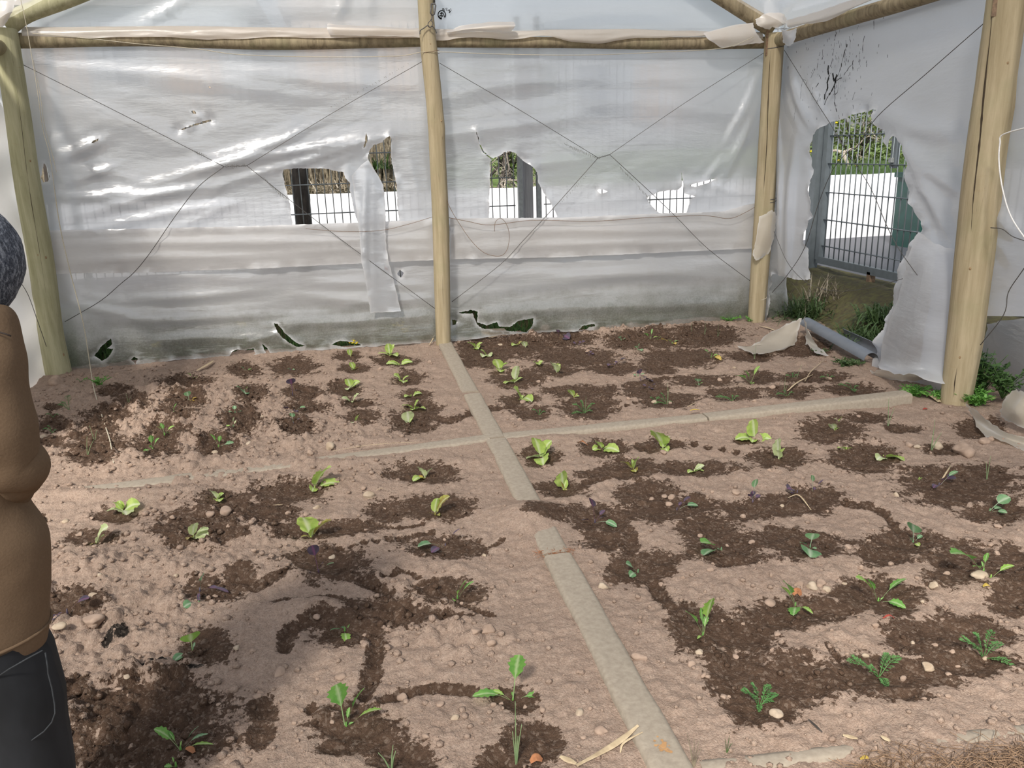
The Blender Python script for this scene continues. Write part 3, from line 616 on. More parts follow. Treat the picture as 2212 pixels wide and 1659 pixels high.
holesB=[[(610,375),(613,366),(640,364),(700,364),(742,372),(746,385),(756,395),(755,408),(762,440),(768,466),(775,486),(700,489),(632,488),(630,470),(627,440),(618,410)],
 [(841,294),(838,296),(828,303),(826,308),(806,314),(800,322),(795,335),(796,352),(812,372),(826,396),(829,412),(832,440),(833,478),(862,476),(858,440),(857,400),(852,376),(846,350),(844,320),(845,300)],
 [(1059,350),(1066,342),(1082,335),(1088,329),(1100,327),(1112,330),(1120,338),(1130,347),(1146,358),(1160,372),(1163,396),(1166,402),(1180,425),(1190,440),(1204,468),(1200,470),(1120,471),(1057,471),(1056,430),(1058,400)],
 [(1026,278),(1030,290),(1038,312),(1044,325),(1058,338),(1066,343),(1062,346),(1054,338),(1042,328),(1036,312),(1029,292)],
 [(1397,428),(1402,424),(1420,416),(1440,412),(1465,410),(1472,402),(1473,372),(1475,400),(1478,418),(1500,424),(1490,430),(1486,444),(1482,460),(1450,460),(1424,460),(1408,446)],
 [(1488,399),(1510,394),(1538,386),(1545,387),(1520,397),(1502,403),(1490,402)],
 [(89,385),(97,352),(106,372),(108,385),(104,392),(94,394)],
 [(451,187),(455,188),(456,191),(453,190)],[(412,240),(420,239),(424,246),(416,245)],[(384,282),(420,268),(445,260),(455,258),(456,262),(430,268),(400,279)],[(785,320),(791,287),(794,300),(788,318)][::-1],
 [(200,309),(206,303),(215,299),(214,305),(206,309)],[(1290,411),(1295,408),(1312,413),(1310,415),(1296,418)]]
outB=[(-120,96),(400,96),(925,100),(1300,98),(1690,95),(1672,700),(1646,560),(1640,470),(1300,480),(940,496),(500,505),(90,512),(-60,520)]
outB=[(-140,100),(925,100),(1692,96),(1672,470),(1300,487),(940,500),(500,508),(60,516),(-90,522)]
folds=[((60,140),(740,212),.020,.06),((100,345),(235,300),.05,.05),((120,400),(260,358),.03,.03),((340,385),(842,288),.040,.035),((440,372),(700,262),.028,.03),((600,362),(842,296),.035,.03),
 ((110,470),(480,398),.035,.04),((140,500),(500,440),.035,.035),((370,492),(495,448),.03,.025),((110,430),(420,408),.025,.03),((110,420),(330,445),.02,.03),((690,365),(840,300),.02,.02),((750,360),(770,480),.03,.04),
 ((950,300),(1260,245),.022,.05),((950,210),(1300,160),.02,.06),((1100,360),(1290,345),.015,.04),((1540,420),(1650,200),.03,.05),((1570,300),(1650,140),.03,.05),((1480,450),(1600,300),.02,.05),((1650,420),(1500,400),.02,.04),
 ((880,300),(905,480),.015,.05),((80,200),(420,330),.015,.10),((300,150),(900,190),.015,.07),((1200,200),(1650,260),.015,.08),((430,420),(700,330),.02,.03),((130,360),(330,395),.018,.02)]
sheet('wall_back',M['film'],outB,holesB,b2,b3,folds,None,seed=3)['kind']='structure'
# skirt below the seam
def seamy(x): return float(np.interp(x,[100,500,940,1300,1650],[494,487,474,466,438]))
bot=[(1700,716),(1640,712),(1500,706),(1300,712),(1180,716),(1080,722),(985,735),(940,738),(860,742),(760,750),(650,757),(560,765),(480,770),(380,775),(300,790),(180,812),(100,830),(-60,870)]
outS=[(-100,548),(100,510),(500,500),(940,488),(1300,478),(1648,455),(1700,450)]+bot
holesS=[[(592,697),(600,698),(615,718),(640,738),(660,746),(640,747),(612,730),(597,710)],[(497,768),(503,757),(515,752),(530,755),(548,750),(553,762),(540,768)],[(565,740),(578,750),(586,765),(576,762)][::1],
 [(205,768),(222,745),(240,730),(243,742),(232,752),(246,752),(236,770),(222,778)],[(990,675),(1018,669),(1032,673),(1030,695),(1050,702),(1072,694),(1076,703),(1100,705),(1118,692),(1152,687),(1148,702),(1136,716),(1070,712),(1040,708),(1030,700),(1020,676),(1000,677)],
 [(976,690),(988,692),(984,700),(977,702)],[(1246,712),(1258,702),(1282,698),(1284,703),(1270,706),(1262,714)],[(716,742),(735,734),(765,738),(780,744),(750,748)],[(858,592),(864,583),(872,590),(866,600)],[(1404,700),(1430,702),(1425,712),(1408,708)],[(285,775),(292,768),(300,772),(296,784)]]
foldS=[((260,648),(580,628),.030,.035),((230,693),(600,680),.030,.03),((560,700),(940,683),.03,.03),((110,600),(600,596),.02,.05),((300,740),(600,720),.02,.04),((640,640),(930,650),.03,.05),((660,610),(930,615),.02,.04),
 ((980,640),(1640,560),.02,.06),((980,600),(1640,590),.02,.05),((1000,540),(1600,520),.015,.05),((1000,680),(1600,650),.02,.05),((120,640),(300,690),.03,.04),((700,670),(930,640),.02,.03),((480,770),(640,700),.02,.03)]
def s2(px,py): p=bk(px,py,FB-.02); return (p[0],p[2])
def s3(u,v,d): return (u,YB+FB-.02-d-max(0,.35-v)*0.10,v)
sheet('plastic_sheet',M['skirt'],outS,holesS,s2,s3,foldS,'greenish translucent lower sheet of the back wall, torn along the soil','plastic sheet' and 0.03,seed=8,rag_outer=0.004)
# folded double band in front of the skirt, hemmed over a wire
def q2(px,py): p=bk(px,py,FB-.07); return (p[0],p[2])
def q3(u,v,d): return (u,YB+FB-.07-d,v)
outL=[(85,498),(500,489),(860,478),(938,473),(940,562),(860,565),(600,578),(350,588),(90,592)]
sheet('folded_sheet',M['band'],outL,[],q2,q3,[((110,505),(930,480),.022,.02),((120,530),(930,512),.025,.035),((110,565),(600,550),.018,.03),((600,545),(930,535),.02,.03)],'opaque folded film band across the back left bay below the holes',seed=12,rag_outer=0.002)
outR=[(972,472),(1200,470),(1450,460),(1560,457),(1640,436),(1645,470),(1640,536),(1440,545),(1200,556),(975,560)]
sheet('folded_sheet',M['band'],outR,[],q2,q3,[((980,485),(1630,455),.022,.02),((980,505),(1630,490),.022,.035),((980,535),(1600,520),.018,.03)],'beige folded film band across the back right bay, wired to the corner post',seed=13,rag_outer=0.002)
# hanging strip between the two left holes
def h2(px,py): p=bk(px,py,FB-.10); return (p[0],p[2])
def h3(u,v,d): return (u,YB+FB-.10-d,v)
outH=[(760,380),(775,362),(795,345),(812,372),(828,400),(831,440),(833,520),(838,560),(846,590),(856,630),(866,672),(800,676),(792,620),(780,560),(776,500),(768,440)]
sheet('torn_strip',M['film'],outH,[],h2,h3,[((790,360),(790,670),.03,.03),((825,420),(850,660),.015,.03)],'long torn film strip hanging between the two left holes down over the skirt',seed=15,rag_outer=0.003,step=.02,cat='torn plastic strip')
# gable film above the beam
def g2(px,py): p=bk(px,py,FB+.03); return (p[0],p[2])
def g3(u,v,d): return (u,YB+FB+.03-d,v)
sheet('gable_sheet',M['filmgable'],[(-60,88),(925,90),(1690,92),(1560,-30),(1250,-170),(925,-260),(500,-140),(130,-20)],[],g2,g3,[((300,60),(420,-10),.03,.015),((720,60),(760,-60),.03,.03),((800,50),(800,-80),.02,.03),((1100,50),(1500,20),.02,.06),((300,40),(800,20),.01,.08)],'bluish clear gable sheet above the tie beams',seed=21,step=.035)

# film rolled over the tie beams
def roll(pxa, pxb, ya, yb, th0, th1, r0, label, seed, bulge=0.02, off=.08, fray=0.35):
    n=90; k=22; rows=[]; 
    for i in range(n+1):
        u=i/n; px=pxa+(pxb-pxa)*u; py=ya+(yb-ya)*u; c=bk(px,py,off)
        e1=th1+fray*float(fbm(u*6,seed,seed,3)); row=[]
        for j in range(k+1):
            th=th0+(e1-th0)*j/k; r=r0*(1+.25*float(fbm(u*5,j*.25,seed+3,3)))+bulge*(.5+.5*math.sin(u*9+seed))*math.sin(j/k*math.pi)
            row.append((c[0],c[1]-r*math.cos(th),c[2]+r*math.sin(th)))
        rows.append(row)
    mb=MB(); mb.grid(rows); o=build(mb,'rolled_sheet',M['filmroll']); tag(o,label,'plastic sheet'); return o
roll(55,918,80,84,math.radians(150),math.radians(-8),.066,'cream film rolled over the left tie beam from the corner to the middle post',4,.010)
roll(932,1640,84,86,math.radians(150),math.radians(-15),.062,'sandy film rolled over the right tie beam from the middle post to the corner',9,.014,fray=.8)
# generic draped piece: net of seen points with a support plane each
def net(name, mat, rows, label, cat='plastic sheet', sub=6, rough=0.006, seed=0, parent=None, edge=True):
    def wp(t):
        x,y,k=t[0],t[1],t[2]; o=t[3] if len(t)>3 else 0
        return {'b':bk,'r':rt,'l':lf}[k](x,y,o) if k!='g' else at_z(x,y,o)
    R0=[[wp(t) for t in r] for r in rows]; A=[spl(r,sub) for r in R0]; A=np.array(A); cols=[spl(list(A[:,j]),sub) for j in range(A.shape[1])]; G=np.array(cols).transpose(1,0,2)
    a,b=G.shape[:2]; jj,ii=np.meshgrid(np.arange(b),np.arange(a)); du=np.gradient(G,axis=0); dv=np.gradient(G,axis=1); nn=np.cross(du,dv); nn/=np.linalg.norm(nn,axis=2,keepdims=True)+1e-9
    d=rough*fbm(G[...,0]*4.5+G[...,2]*3+seed,G[...,1]*4.5+G[...,2]*3.5,seed,3)*1.9
    G=G+nn*d[...,None]
    if edge:
        rr=np.random.RandomState(seed); G[0]+=rr.uniform(-1,1,G[0].shape)*rough*.6; G[-1]+=rr.uniform(-1,1,G[0].shape)*rough*.6; G[:,0]+=rr.uniform(-1,1,G[:,0].shape)*rough*.6; G[:,-1]+=rr.uniform(-1,1,G[:,0].shape)*rough*.6
    mb=MB(); mb.grid(G); o=build(mb,name,mat,parent)
    ee=np.zeros((a,b)); ee[0]=ee[-1]=.7; ee[:,0]=ee[:,-1]=.7; attr(o,'edge',ee.ravel())
    if parent is None: tag(o,label,cat)
    return o
net('film_scrap',M['filmroll'],[[(708,52,'b',.02),(800,56,'b',0),(912,62,'b',.02)],[(706,62,'b',-.01),(800,64,'b',-.03),(912,66,'b',-.0)],[(712,76,'b',0),(800,78,'b',-.02),(910,80,'b',0)]],'rolled-up scrap of cream film lying on the beam left of the middle post',seed=2)
net('film_scrap',M['filmroll'],[[(965,66,'b',.02),(1010,52,'b',0),(1108,45,'b',.0)],[(965,70,'b',-.01),(1020,62,'b',-.05),(1114,54,'b',-.06)],[(970,76,'b',0),(1040,68,'b',-.02),(1106,68,'b',-.03)]],'pointed roll of cream film on the beam right of the middle post',seed=3)
net('film_scrap',M['filmroll'],[[(1520,70,'b',-.02),(1580,55,'b',-.03),(1626,50,'b',-.03)],[(1530,85,'b',-.05),(1590,78,'b',-.07),(1632,70,'b',-.06)],[(1560,104,'b',-.03),(1600,98,'b',-.05),(1650,92,'b',-.05)]],'film corner wrapped round the beam end by the right corner post',seed=4)
net('film_scrap',M['filmroll'],[[(1632,42,'b',-.08),(1660,28,'b',-.1),(1690,30,'b',-.1),(1700,46,'b',-.1)],[(1636,55,'b',-.11),(1662,48,'b',-.13),(1684,44,'b',-.13),(1700,50,'b',-.12)],[(1662,64,'b',-.1),(1668,58,'b',-.12),(1678,60,'b',-.12),(1696,52,'b',-.11)]],'crumpled cream film knotted on top of the right corner post',seed=5)
net('film_scrap',M['filmroll'],[[(1697,45,'r',-.06),(1740,32,'r',-.07),(1800,12,'r',-.07),(1900,-22,'r',-.06)],[(1700,54,'r',-.08),(1745,46,'r',-.1),(1800,30,'r',-.09),(1900,-8,'r',-.07)],[(1706,60,'r',-.07),(1742,52,'r',-.08),(1790,44,'r',-.07),(1880,0,'r',-.06)]],'white film folded over the right eaves beam',seed=6)
net('film_scrap',M['filmside'],[[(1688,64,'r',-.06),(1706,66,'r',-.07),(1722,60,'r',-.07)],[(1690,80,'r',-.06),(1706,82,'r',-.08),(1718,84,'r',-.07)],[(1692,92,'r',-.06),(1704,99,'r',-.07),(1709,99,'r',-.07)]],'ragged film flap below the eaves at the right corner',seed=7)
net('film_scrap',M['filmroll'],[[(-30,8,'b',-.12),(10,2,'b',-.14),(36,0,'b',-.12)],[(-30,35,'b',-.15),(8,30,'b',-.17),(26,22,'b',-.14)],[(-30,62,'b',-.12),(4,58,'b',-.14),(14,48,'b',-.12)]],'film bunched round the head of the left corner post',seed=8)

# right side sheet with the big torn opening
FR=0.10
def r2(px,py): p=rt(px,py,FR); return (p[1],p[2])
def r3(u,v,d): return (XR+FR-d-max(0,1.0-v)*0.03,u,v)
holeR=[(1791,266),(1800,262),(1819,257),(1835,250),(1848,246),(1868,240),(1883,238),(1895,232),(1886,250),(1886,266),(1893,276),(1901,282),(1908,301),(1912,312),(1917,319),(1922,312),(1926,304),(1933,293),(1940,296),(1947,306),(1951,325),(1953,345),(1956,359),(1961,402),(1965,423),(1978,455),(1998,485),(1988,500),(1976,516),(1968,531),(1956,553),(1939,585),(1931,624),
   (1926,660),(1916,705),(1900,745),(1898,800),(1890,830),(1672,745),(1664,705),(1667,640),(1670,592),(1690,596),(1718,602),(1740,605),(1757,603),(1750,588),(1747,560),(1742,530),(1738,503),(1745,482),(1757,466),(1757,440),(1752,420),(1750,398),(1752,360),(1749,335),(1752,312),(1757,292),(1770,282)]
outRt=[(1660,94),(1760,62),(1860,32),(1960,2),(2400,-140),(2420,700),(2212,683),(2120,682),(2085,760),(2050,870),(1900,835),(1655,730)]
foldR=[((1700,130),(1760,290),.04,.06),((1720,300),(1700,590),.04,.07),((1745,170),(1790,260),.03,.03),((1890,240),(2080,300),.04,.07),((1940,300),(2080,420),.04,.06),((1960,330),(2060,520),.03,.05),((1930,640),(2040,560),.03,.05),((1680,200),(1690,560),.03,.05),((2130,470),(2212,500),.03,.06),((2000,500),(2060,700),.03,.06)]
sideS=sheet('wall_right',M['filmside'],outRt,[holeR],r2,r3,foldR,None,seed=31,edge_curl=.05,step=.03); sideS['kind']='structure'
# pieces hanging and lying at the torn opening
net('torn_flap',M['filmside'],[[(1985,500,'r',.05),(2030,530,'r',.04),(2085,545,'r',.04)],[(1955,580,'r',.02),(2010,600,'r',-.05),(2080,620,'r',-.02)],[(1925,680,'r',.02),(1990,700,'r',-.10),(2075,710,'r',-.03)],[(1898,770,'r',.02),(1970,790,'r',-.12),(2060,800,'r',-.04)],[(1900,795,'r',-.1),(1965,812,'r',-.22),(2050,830,'r',-.08)]],'grey translucent flap hanging beside the thick right post over the opening','torn plastic flap',seed=41,rough=.014)
net('torn_flap',M['filmdirty'],[[(1882,800,'g',.04),(1930,794,'g',.10),(1990,785,'g',.14),(2050,745,'g',.30)],[(1888,806,'g',.02),(1940,808,'g',.06),(1998,808,'g',.10),(2052,790,'g',.17)],[(1900,812,'g',.0),(1950,822,'g',.02),(1996,820,'g',.03),(2045,825,'g',.03)]],'muddy hem of film bunched on the ground left of the thick right post','torn plastic flap',seed=42,rough=.01)
net('torn_flap',M['filmdirty'],[[(1732,684,'g',.20),(1700,700,'g',.15),(1660,720,'g',.05)],[(1726,705,'g',.14),(1690,730,'g',.06),(1630,745,'g',.03)],[(1722,740,'g',.02),(1680,752,'g',.015),(1594,752,'g',.01)],[(1700,748,'g',.02),(1660,766,'g',.01),(1630,766,'g',.01)]],'beige torn film ridge lying on the soil in the back right corner','torn plastic flap',seed=43,rough=.012)
net('torn_flap',M['filmdirty'],[[(1734,684,'g',.20),(1740,700,'g',.18),(1748,720,'g',.12)],[(1738,710,'g',.10),(1750,735,'g',.06),(1768,748,'g',.05)],[(1742,742,'g',.03),(1760,762,'g',.02),(1790,768,'g',.02)]],'narrow beige film fold running down to the broken gutter','torn plastic flap',seed=44,rough=.01)
net('torn_flap',M['filmdirty'],[[(2084,868,'g',.08),(2120,900,'g',.06),(2170,930,'g',.05),(2260,950,'g',.06)],[(2092,890,'g',.03),(2130,925,'g',.01),(2180,950,'g',.0),(2270,975,'g',.0)],[(2098,900,'g',.01),(2125,940,'g',.0),(2170,960,'g',.0),(2270,990,'g',.0)]],'large beige film rag lying on the soil at the right edge','torn plastic flap',seed=45,rough=.012)
net('torn_flap',M['filmdirty'],[[(2190,840,'g',.22),(2215,850,'g',.25),(2270,880,'g',.2)],[(2165,870,'g',.12),(2200,890,'g',.14),(2265,905,'g',.1)],[(2160,895,'g',.03),(2195,915,'g',.05),(2260,940,'g',.03)]],'folded beige film rag standing up behind the larger rag at the right edge','torn plastic flap',seed=46,rough=.012)
net('torn_flap',M['filmdirty'],[[(1640,470,'b',-.09),(1668,455,'b',-.10),(1676,470,'b',-.08)],[(1632,520,'b',-.11),(1650,515,'b',-.13),(1670,515,'b',-.10)],[(1626,550,'b',-.10),(1636,563,'b',-.12),(1660,548,'b',-.10)]],'small beige film rag wrapped round the right corner post','torn plastic flap',seed=47,rough=.01)
net('torn_flap',M['band'],[[(2140,700,'r',.55),(2180,690,'r',.5),(2300,685,'r',.4)],[(2125,760,'r',.6),(2175,780,'r',.5),(2300,800,'r',.4)],[(2170,860,'r',.5),(2212,930,'r',.4),(2300,980,'r',.35)]],'white sheet leaning outside the side wall right of the thick post','plastic sheet',seed=48,rough=.01)
# left side sheet
def l2(px,py): p=lf(px,py,-.12); return (p[1],p[2])
def l3(u,v,d): return (XL-.12+d,u,v)
LT=[np.array((y,z)) for y,z in [(YB+.10,2.42),(YB-2.8,2.42),(YB-2.8,-.05),(YB+.10,-.05)]]
sheet('wall_left',M['filmdirty'] if 0 else M['band'],LT,[[np.array((y,z)) for y,z in [(5.32,1.60),(5.75,1.50),(5.85,1.42),(5.5,1.38),(5.28,1.44)]]],lambda *a:a[0] if len(a)==1 else np.array(a),l3,[],None,seed=51,waves=((6,9,0,.018),(3,-14,1,.012)),step=.035)['kind']='structure'

# ------------------------------------------------------------------ wires, cords, chain
def wire(name, pts, r, mat, label, cat='wire', n=6, sub=6, smooth=True, twist=None):
    P=spl(pts,sub) if smooth else [np.array(p) for p in pts]; mb=MB(); o=np.array(P[0]); mb.tube([p-o for p in P],r,n); 
    if twist:
        T=spl(twist,10); mb.tube([np.array(p)-o+np.array([math.cos(i*1.3),0,math.sin(i*1.3)])*r*2.0 for i,p in enumerate(T)],r*.9,5); mb.tube([np.array(p)-o-np.array([math.cos(i*1.3),0,math.sin(i*1.3)])*r*2.0 for i,p in enumerate(T)],r*.9,5)
    ob=build(mb,name,mat); ob.location=tuple(o); tag(ob,label,cat); return ob
B=lambda *l,o=.02:[bk(x,y,o) for x,y in l]
wire('brace_wire',B((40,135),(260,245),(484,360)),.0023,M['wire'],'brace wire from the head of the left post to the twist in the left bay',twist=B((484,360),(533,358)))
wire('brace_wire',B((533,358),(720,505),(940,667)),.0023,M['wire'],'brace wire from the left bay twist down to the foot of the middle post')
wire('brace_wire',B((912,133),(720,243),(533,358)),.0021,M['wire'],'brace wire from the head of the middle post down left to the twist')
wire('brace_wire',B((484,360),(430,402),(380,465),(325,545),(290,588),(262,612),(220,648),(170,678),(140,695)),.0026,M['wire'],'kinked brace wire from the left bay twist down to the foot of the left post')
wire('brace_wire',B((949,136),(1120,236),(1292,341)),.0021,M['wire'],'brace wire from the head of the middle post down right to the right bay twist',twist=B((1292,341),(1317,334)))
wire('brace_wire',B((1317,334),(1410,420),(1462,470),(1530,538),(1622,608)),.0024,M['wire'],'brace wire from the right bay twist to the foot of the right corner post')
wire('brace_wire',B((1652,113),(1480,222),(1317,334)),.0020,M['wire'],'brace wire from the head of the right corner post down left to the twist')
wire('brace_wire',B((1292,341),(1195,450),(1130,520),(1080,572),(976,652)),.0026,M['wire'],'brace wire from the right bay twist down to the foot of the middle post')
wire('tie_wire',B((70,72),(200,84),(300,95),(420,105),(520,118),(700,123),(860,121),(926,112),(1080,117),(1250,119),(1400,114),(1560,104),(1628,80),o=-.08),.0024,M['string'],'thin line strung under the tie beams across both bays','string')
wire('tie_wire',B((660,494),(740,500),(820,498),(880,485),(936,468),o=-.0),.0018,M['rust'],'fine rusty wire threaded through the folded band in the left bay')
wire('tie_wire',B((968,470),(1010,478),(1060,486),(1150,476),(1280,478),(1400,470),(1520,466),(1575,472),(1612,458),(1642,440),o=-.0),.0022,M['rust'],'fine rusty wire along the top of the folded band in the right bay')
wire('tie_wire',B((932,328),(945,370),(968,440),(1000,495),(1025,528),(1050,548),(1080,553),(1095,540),(1100,515),(1098,495),(1090,478),(1080,472),(1070,480),(1068,500),o=-.07),.0020,M['rust'],'loose curled wire hanging beside the middle post')
Rw=lambda *l,o=-.02:[rt(x,y,o) for x,y in l]
wire('brace_wire',Rw((1694,108),(1745,190),(1760,215),(1795,270),(1830,330),(1880,405),(1940,535),(2065,702)),.0024,M['wire'],'brace wire crossing the torn opening from upper left to lower right')
wire('brace_wire',Rw((2144,34),(2000,160),(1895,252),(1852,316),(1836,324),(1800,365),(1768,440),(1738,535),(1700,595),(1668,632)),.0026,M['wire'],'brace wire crossing the torn opening from the head of the thick post to lower left')
wire('tie_wire',Rw((1672,500),(1700,565),(1735,605),(1775,624),(1820,629),(1880,622),(1950,602)),.0020,M['wire'],'slack wire sagging across the bottom of the torn opening')
wire('tie_wire',Rw((2140,492),(2165,495),(2190,512),(2240,528),o=-.08),.0024,M['wire'],'short dark wire leaving the thick post to the right')
wire('tie_wire',Rw((2240,540),(2205,590),(2178,632),(2168,680),(2118,745),o=-.06),.0026,M['wire'],'kinked dark wire right of the thick post near its foot')
wire('white_cord',Rw((2240,270),(2168,290),(2160,310),(2158,350),(2166,410),(2185,470),(2225,530),o=-.14),.004,M['cord'],'white cord looping beside the thick right post','cord')
wire('tie_wire',[lf(45,610,.0),lf(62,640,.02),(lf(80,690,.03)),bk(100,748,-.12)],.0024,M['wire'],'short dark wire between the person and the left post')
mb=MB(); S_=spl(B((40,-20),(56,50),(70,130),(80,190),(93,280),(108,340),(128,480),(150,580),(180,700),(196,800),o=-.25),8)
S_+=spl([bk(196,800,-.25),gp(205,850,.02),gp(222,905,.01),gp(238,955,.012),gp(246,1003,.01)],8)[1:]
mb.tube(S_,[.0022]*45+[.0035]*(len(S_)-45),6); T_=spl(B((72,130),(86,200),(96,270),(112,330),(122,372),o=-.24),8); mb.tube(T_,.0016,5); mb.tube(B((116,338),(118,356),o=-.24),.001,4)
tag(build(mb,'jute_string',M['string']),'frayed jute string hanging from the roof to the soil near the left post','string')
# wire collars round the posts
def collar(c, r, wr, label, tilt=.1, turns=1.0, mat='wire'):
    mb=MB(); mb.tube([(r*math.cos(t),r*math.sin(t),tilt*r*math.sin(t+1)+.004*t) for t in np.linspace(0,2*math.pi*turns,int(24*turns))],wr,6); o=build(mb,'wire_collar',M[mat]); o.location=tuple(c); tag(o,label,'wire')
collar(bk(1656,440,-.02),.082,.003,'dark wire collar tying the film band to the right corner post',turns=1.9)
collar(bk(1637,648,-.02),.077,.003,'pale wire collar low on the right corner post',turns=1,mat='string')
collar(bk(1672,108,-.02),.077,.004,'dark wire collar near the head of the right corner post',turns=1.5)
collar(bk(930,118,-.03),.070,.002,'thin line looped round the middle post below the beam',mat='rust')
# hook and chain on the middle post
t=thing('hanging_chain','dark chain and wire yoke hanging on the middle post above the tie beam','chain',bk(930,40,-.12))
def loc(P,o): return [np.array(p)-np.array(o) for p in P]
o_=t.location
mb=MB(); mb.tube(loc(B((936,-60),(937,-20),(938,6),o=-.12),o_),.008,8); build(mb,'upper_link',M['wire'],t)
mb=MB(); lk=B((932,8),(930,28),(933,33),(938,31),(941,12),(940,9),(932,8),o=-.12); mb.tube(loc(lk,o_),.006,8); build(mb,'long_link',M['wire'],t)
mb=MB(); mb.tube(loc(B((934,33),(932,42),(930,43),o=-.12),o_),.004,6); mb.tube(loc(spl(B((931,43),(925,50),(925,57),(931,58),(935,50),(931,44),o=-.12),5),o_),.003,6); build(mb,'wire_ring',M['wire'],t)
mb=MB(); mb.tube(loc(spl(B((907,74),(908,66),(915,61),(924,55),(928,59),(934,57),(940,64),(943,72),o=-.115),5),o_),.004,6); build(mb,'wire_yoke',M['wire'],t)

# marks on the films: the printed mill mark seen from behind and dark sap-like streaks
def flat_stroke(mb, pts, w_, to3f, d=.012):
    P=[np.array(p,float) for p in pts]
    for a,b in zip(P[:-1],P[1:]):
        t_=b-a; L_=np.linalg.norm(t_)+1e-9; n_=np.array([t_[1],-t_[0]])/L_*w_/2; e=t_/L_*w_*.3
        mb.add([to3f(*(a-n_-e),d),to3f(*(a+n_-e),d),to3f(*(b+n_+e),d),to3f(*(b-n_+e),d)],[(0,1,2,3)])
z0=lambda x,y:(860+x/13.825, y/13.825)
mb=MB(); gg=lambda l:[g2(*z0(x,y)) for x,y in l]
circ=[(1300+112*math.cos(a)*1.0+0*1,450-0+125*math.sin(a)) for a in np.linspace(math.radians(95),math.radians(395),26)]
flat_stroke(mb,gg(circ),.0075,g3); 
flat_stroke(mb,gg([(1290,570),(1205,500),(1262,462),(1330,500),(1285,420),(1330,392),(1390,525)]),.0065,g3); flat_stroke(mb,gg([(1290,570),(1270,470)]),.0065,g3); flat_stroke(mb,gg([(1250,420),(1300,370),(1290,410)]),.006,g3)
flat_stroke(mb,gg([(1375,330),(1360,260),(1330,255),(1318,285),(1345,305),(1368,290)]),.0045,g3)
flat_stroke(mb,gg([(1470,250),(1420,248),(1422,285),(1455,290),(1462,325),(1425,325)]),.0035,g3)
flat_stroke(mb,gg([(1490,315),(1525,300),(1520,340),(1555,345),(1535,385),(1515,375)]),.006,g3); flat_stroke(mb,gg([(1560,262),(1582,330)]),.004,g3)
tag(build(mb,'printed_mark',M['black'],smooth=False),'small black circled mark and numbers printed on the gable film, seen in reverse','printed mark')
mb=MB(); rr=np.random.RandomState(9); zz=lambda x,y:(1560+x/5.53,y/5.53); g=lambda l:[r2(*zz(x,y)) for x,y in l]
for l,w_ in [([(1308,790),(1305,850),(1318,900),(1300,980),(1305,1050),(1270,1130),(1265,1180)],.022),([(1385,940),(1390,1000),(1350,1090),(1290,1170),(1265,1250)],.02),([(1520,480),(1525,560),(1500,640),(1480,720),(1455,830),(1420,900),(1385,960)],.013),
   ([(1390,980),(1450,940),(1470,930)],.01),([(1385,1000),(1385,1090),(1390,1170),(1385,1230),(1405,1300),(1410,1330)],.013),([(1365,880),(1380,960)],.03),([(1410,900),(1385,1010)],.03),([(1500,890),(1550,820),(1600,760),(1610,720)],.009),([(1320,830),(1350,760),(1362,700)],.008),
   ([(1385,480),(1395,430),(1410,390)],.009),([(1560,440),(1575,500),(1572,580)],.008),([(1745,430),(1728,500),(1722,630)],.008),([(1685,640),(1675,740)],.010),([(1870,200),(1855,260),(1858,350)],.008),([(1185,730),(1175,830)],.008),([(1150,820),(1100,930)],.008),([(1240,590),(1248,680)],.007),
   ([(1190,990),(1160,1040)],.02),([(1630,1100),(1600,1190)],.008),([(1510,600),(1515,780)],.006),([(1600,740),(1605,840)],.006),([(1450,880),(1450,960)],.006),([(1430,1370),(1442,1420)],.008),([(1430,980),(1420,1110),(1390,1130)],.007),([(1215,1130),(1165,1240)],.004),([(975,1200),(985,1030),(1010,950),(1040,960)],.006),([(920,1250),(895,1440)],.004),([(1370,660),(1378,590),(1388,510)],.005)]:
    P=g(l); Q=[]
    for a,b in zip(P[:-1],P[1:]):
        k=max(1,int(np.linalg.norm(np.array(b)-np.array(a))/.018))
        for i in range(k): Q.append(np.array(a)+(np.array(b)-np.array(a))*i/k+rr.uniform(-.004,.004,2))
    Q.append(np.array(P[-1]))
    for i in range(len(Q)-1): flat_stroke(mb,[Q[i],Q[i+1]],w_*rr.uniform(.2,.85),r3,.03)
for k in range(170):
    x=rr.normal(1380,230); y=rr.normal(720,330)
    if y>1450 or y<150: continue
    a=np.array(r2(*zz(x,y))); flat_stroke(mb,[a,a+np.array([rr.uniform(-.004,.004),-rr.uniform(.004,.02)])],rr.uniform(.002,.006),r3,.03)
tag(build(mb,'tar_streaks',M['black'],smooth=False),'black tar-like streaks and drops splashed on the right side sheet above the opening','stain')
mb=MB()
for l,n_,h_ in [([(1215,305),(1292,338)],46,.030),([(1330,350),(1365,385)],20,.035),([(1365,385),(1405,430)],24,.035),([(485,350),(533,350)],7,.05),([(415,318),(450,332)],14,.03),([(570,378),(620,425)],28,.035),([(710,230),(880,135)],30,.012),([(1262,375),(1200,440)],14,.02)]:
    for i in range(n_):
        u=(i+rr.rand())/n_; x=l[0][0]+(l[1][0]-l[0][0])*u; y=l[0][1]+(l[1][1]-l[0][1])*u; a=np.array(b2(x,y+4)); env=math.sin(u*math.pi)**.5
        flat_stroke(mb,[a+rr.uniform(-.004,.004,2),a+np.array([rr.uniform(-.006,.006)+.004,-h_*env*rr.uniform(.5,1)])],.0022,b3,.045)
tag(build(mb,'rub_marks',M['smear'],smooth=False),'fine grey rub marks left on the back sheets by the brace wires','stain',kind='stuff')
mb=MB(); mb.add([q3(*q2(x,y),.03) for x,y in [(829,574),(832,574),(838,580),(836,583),(831,580)]],[(0,1,2,3,4)])
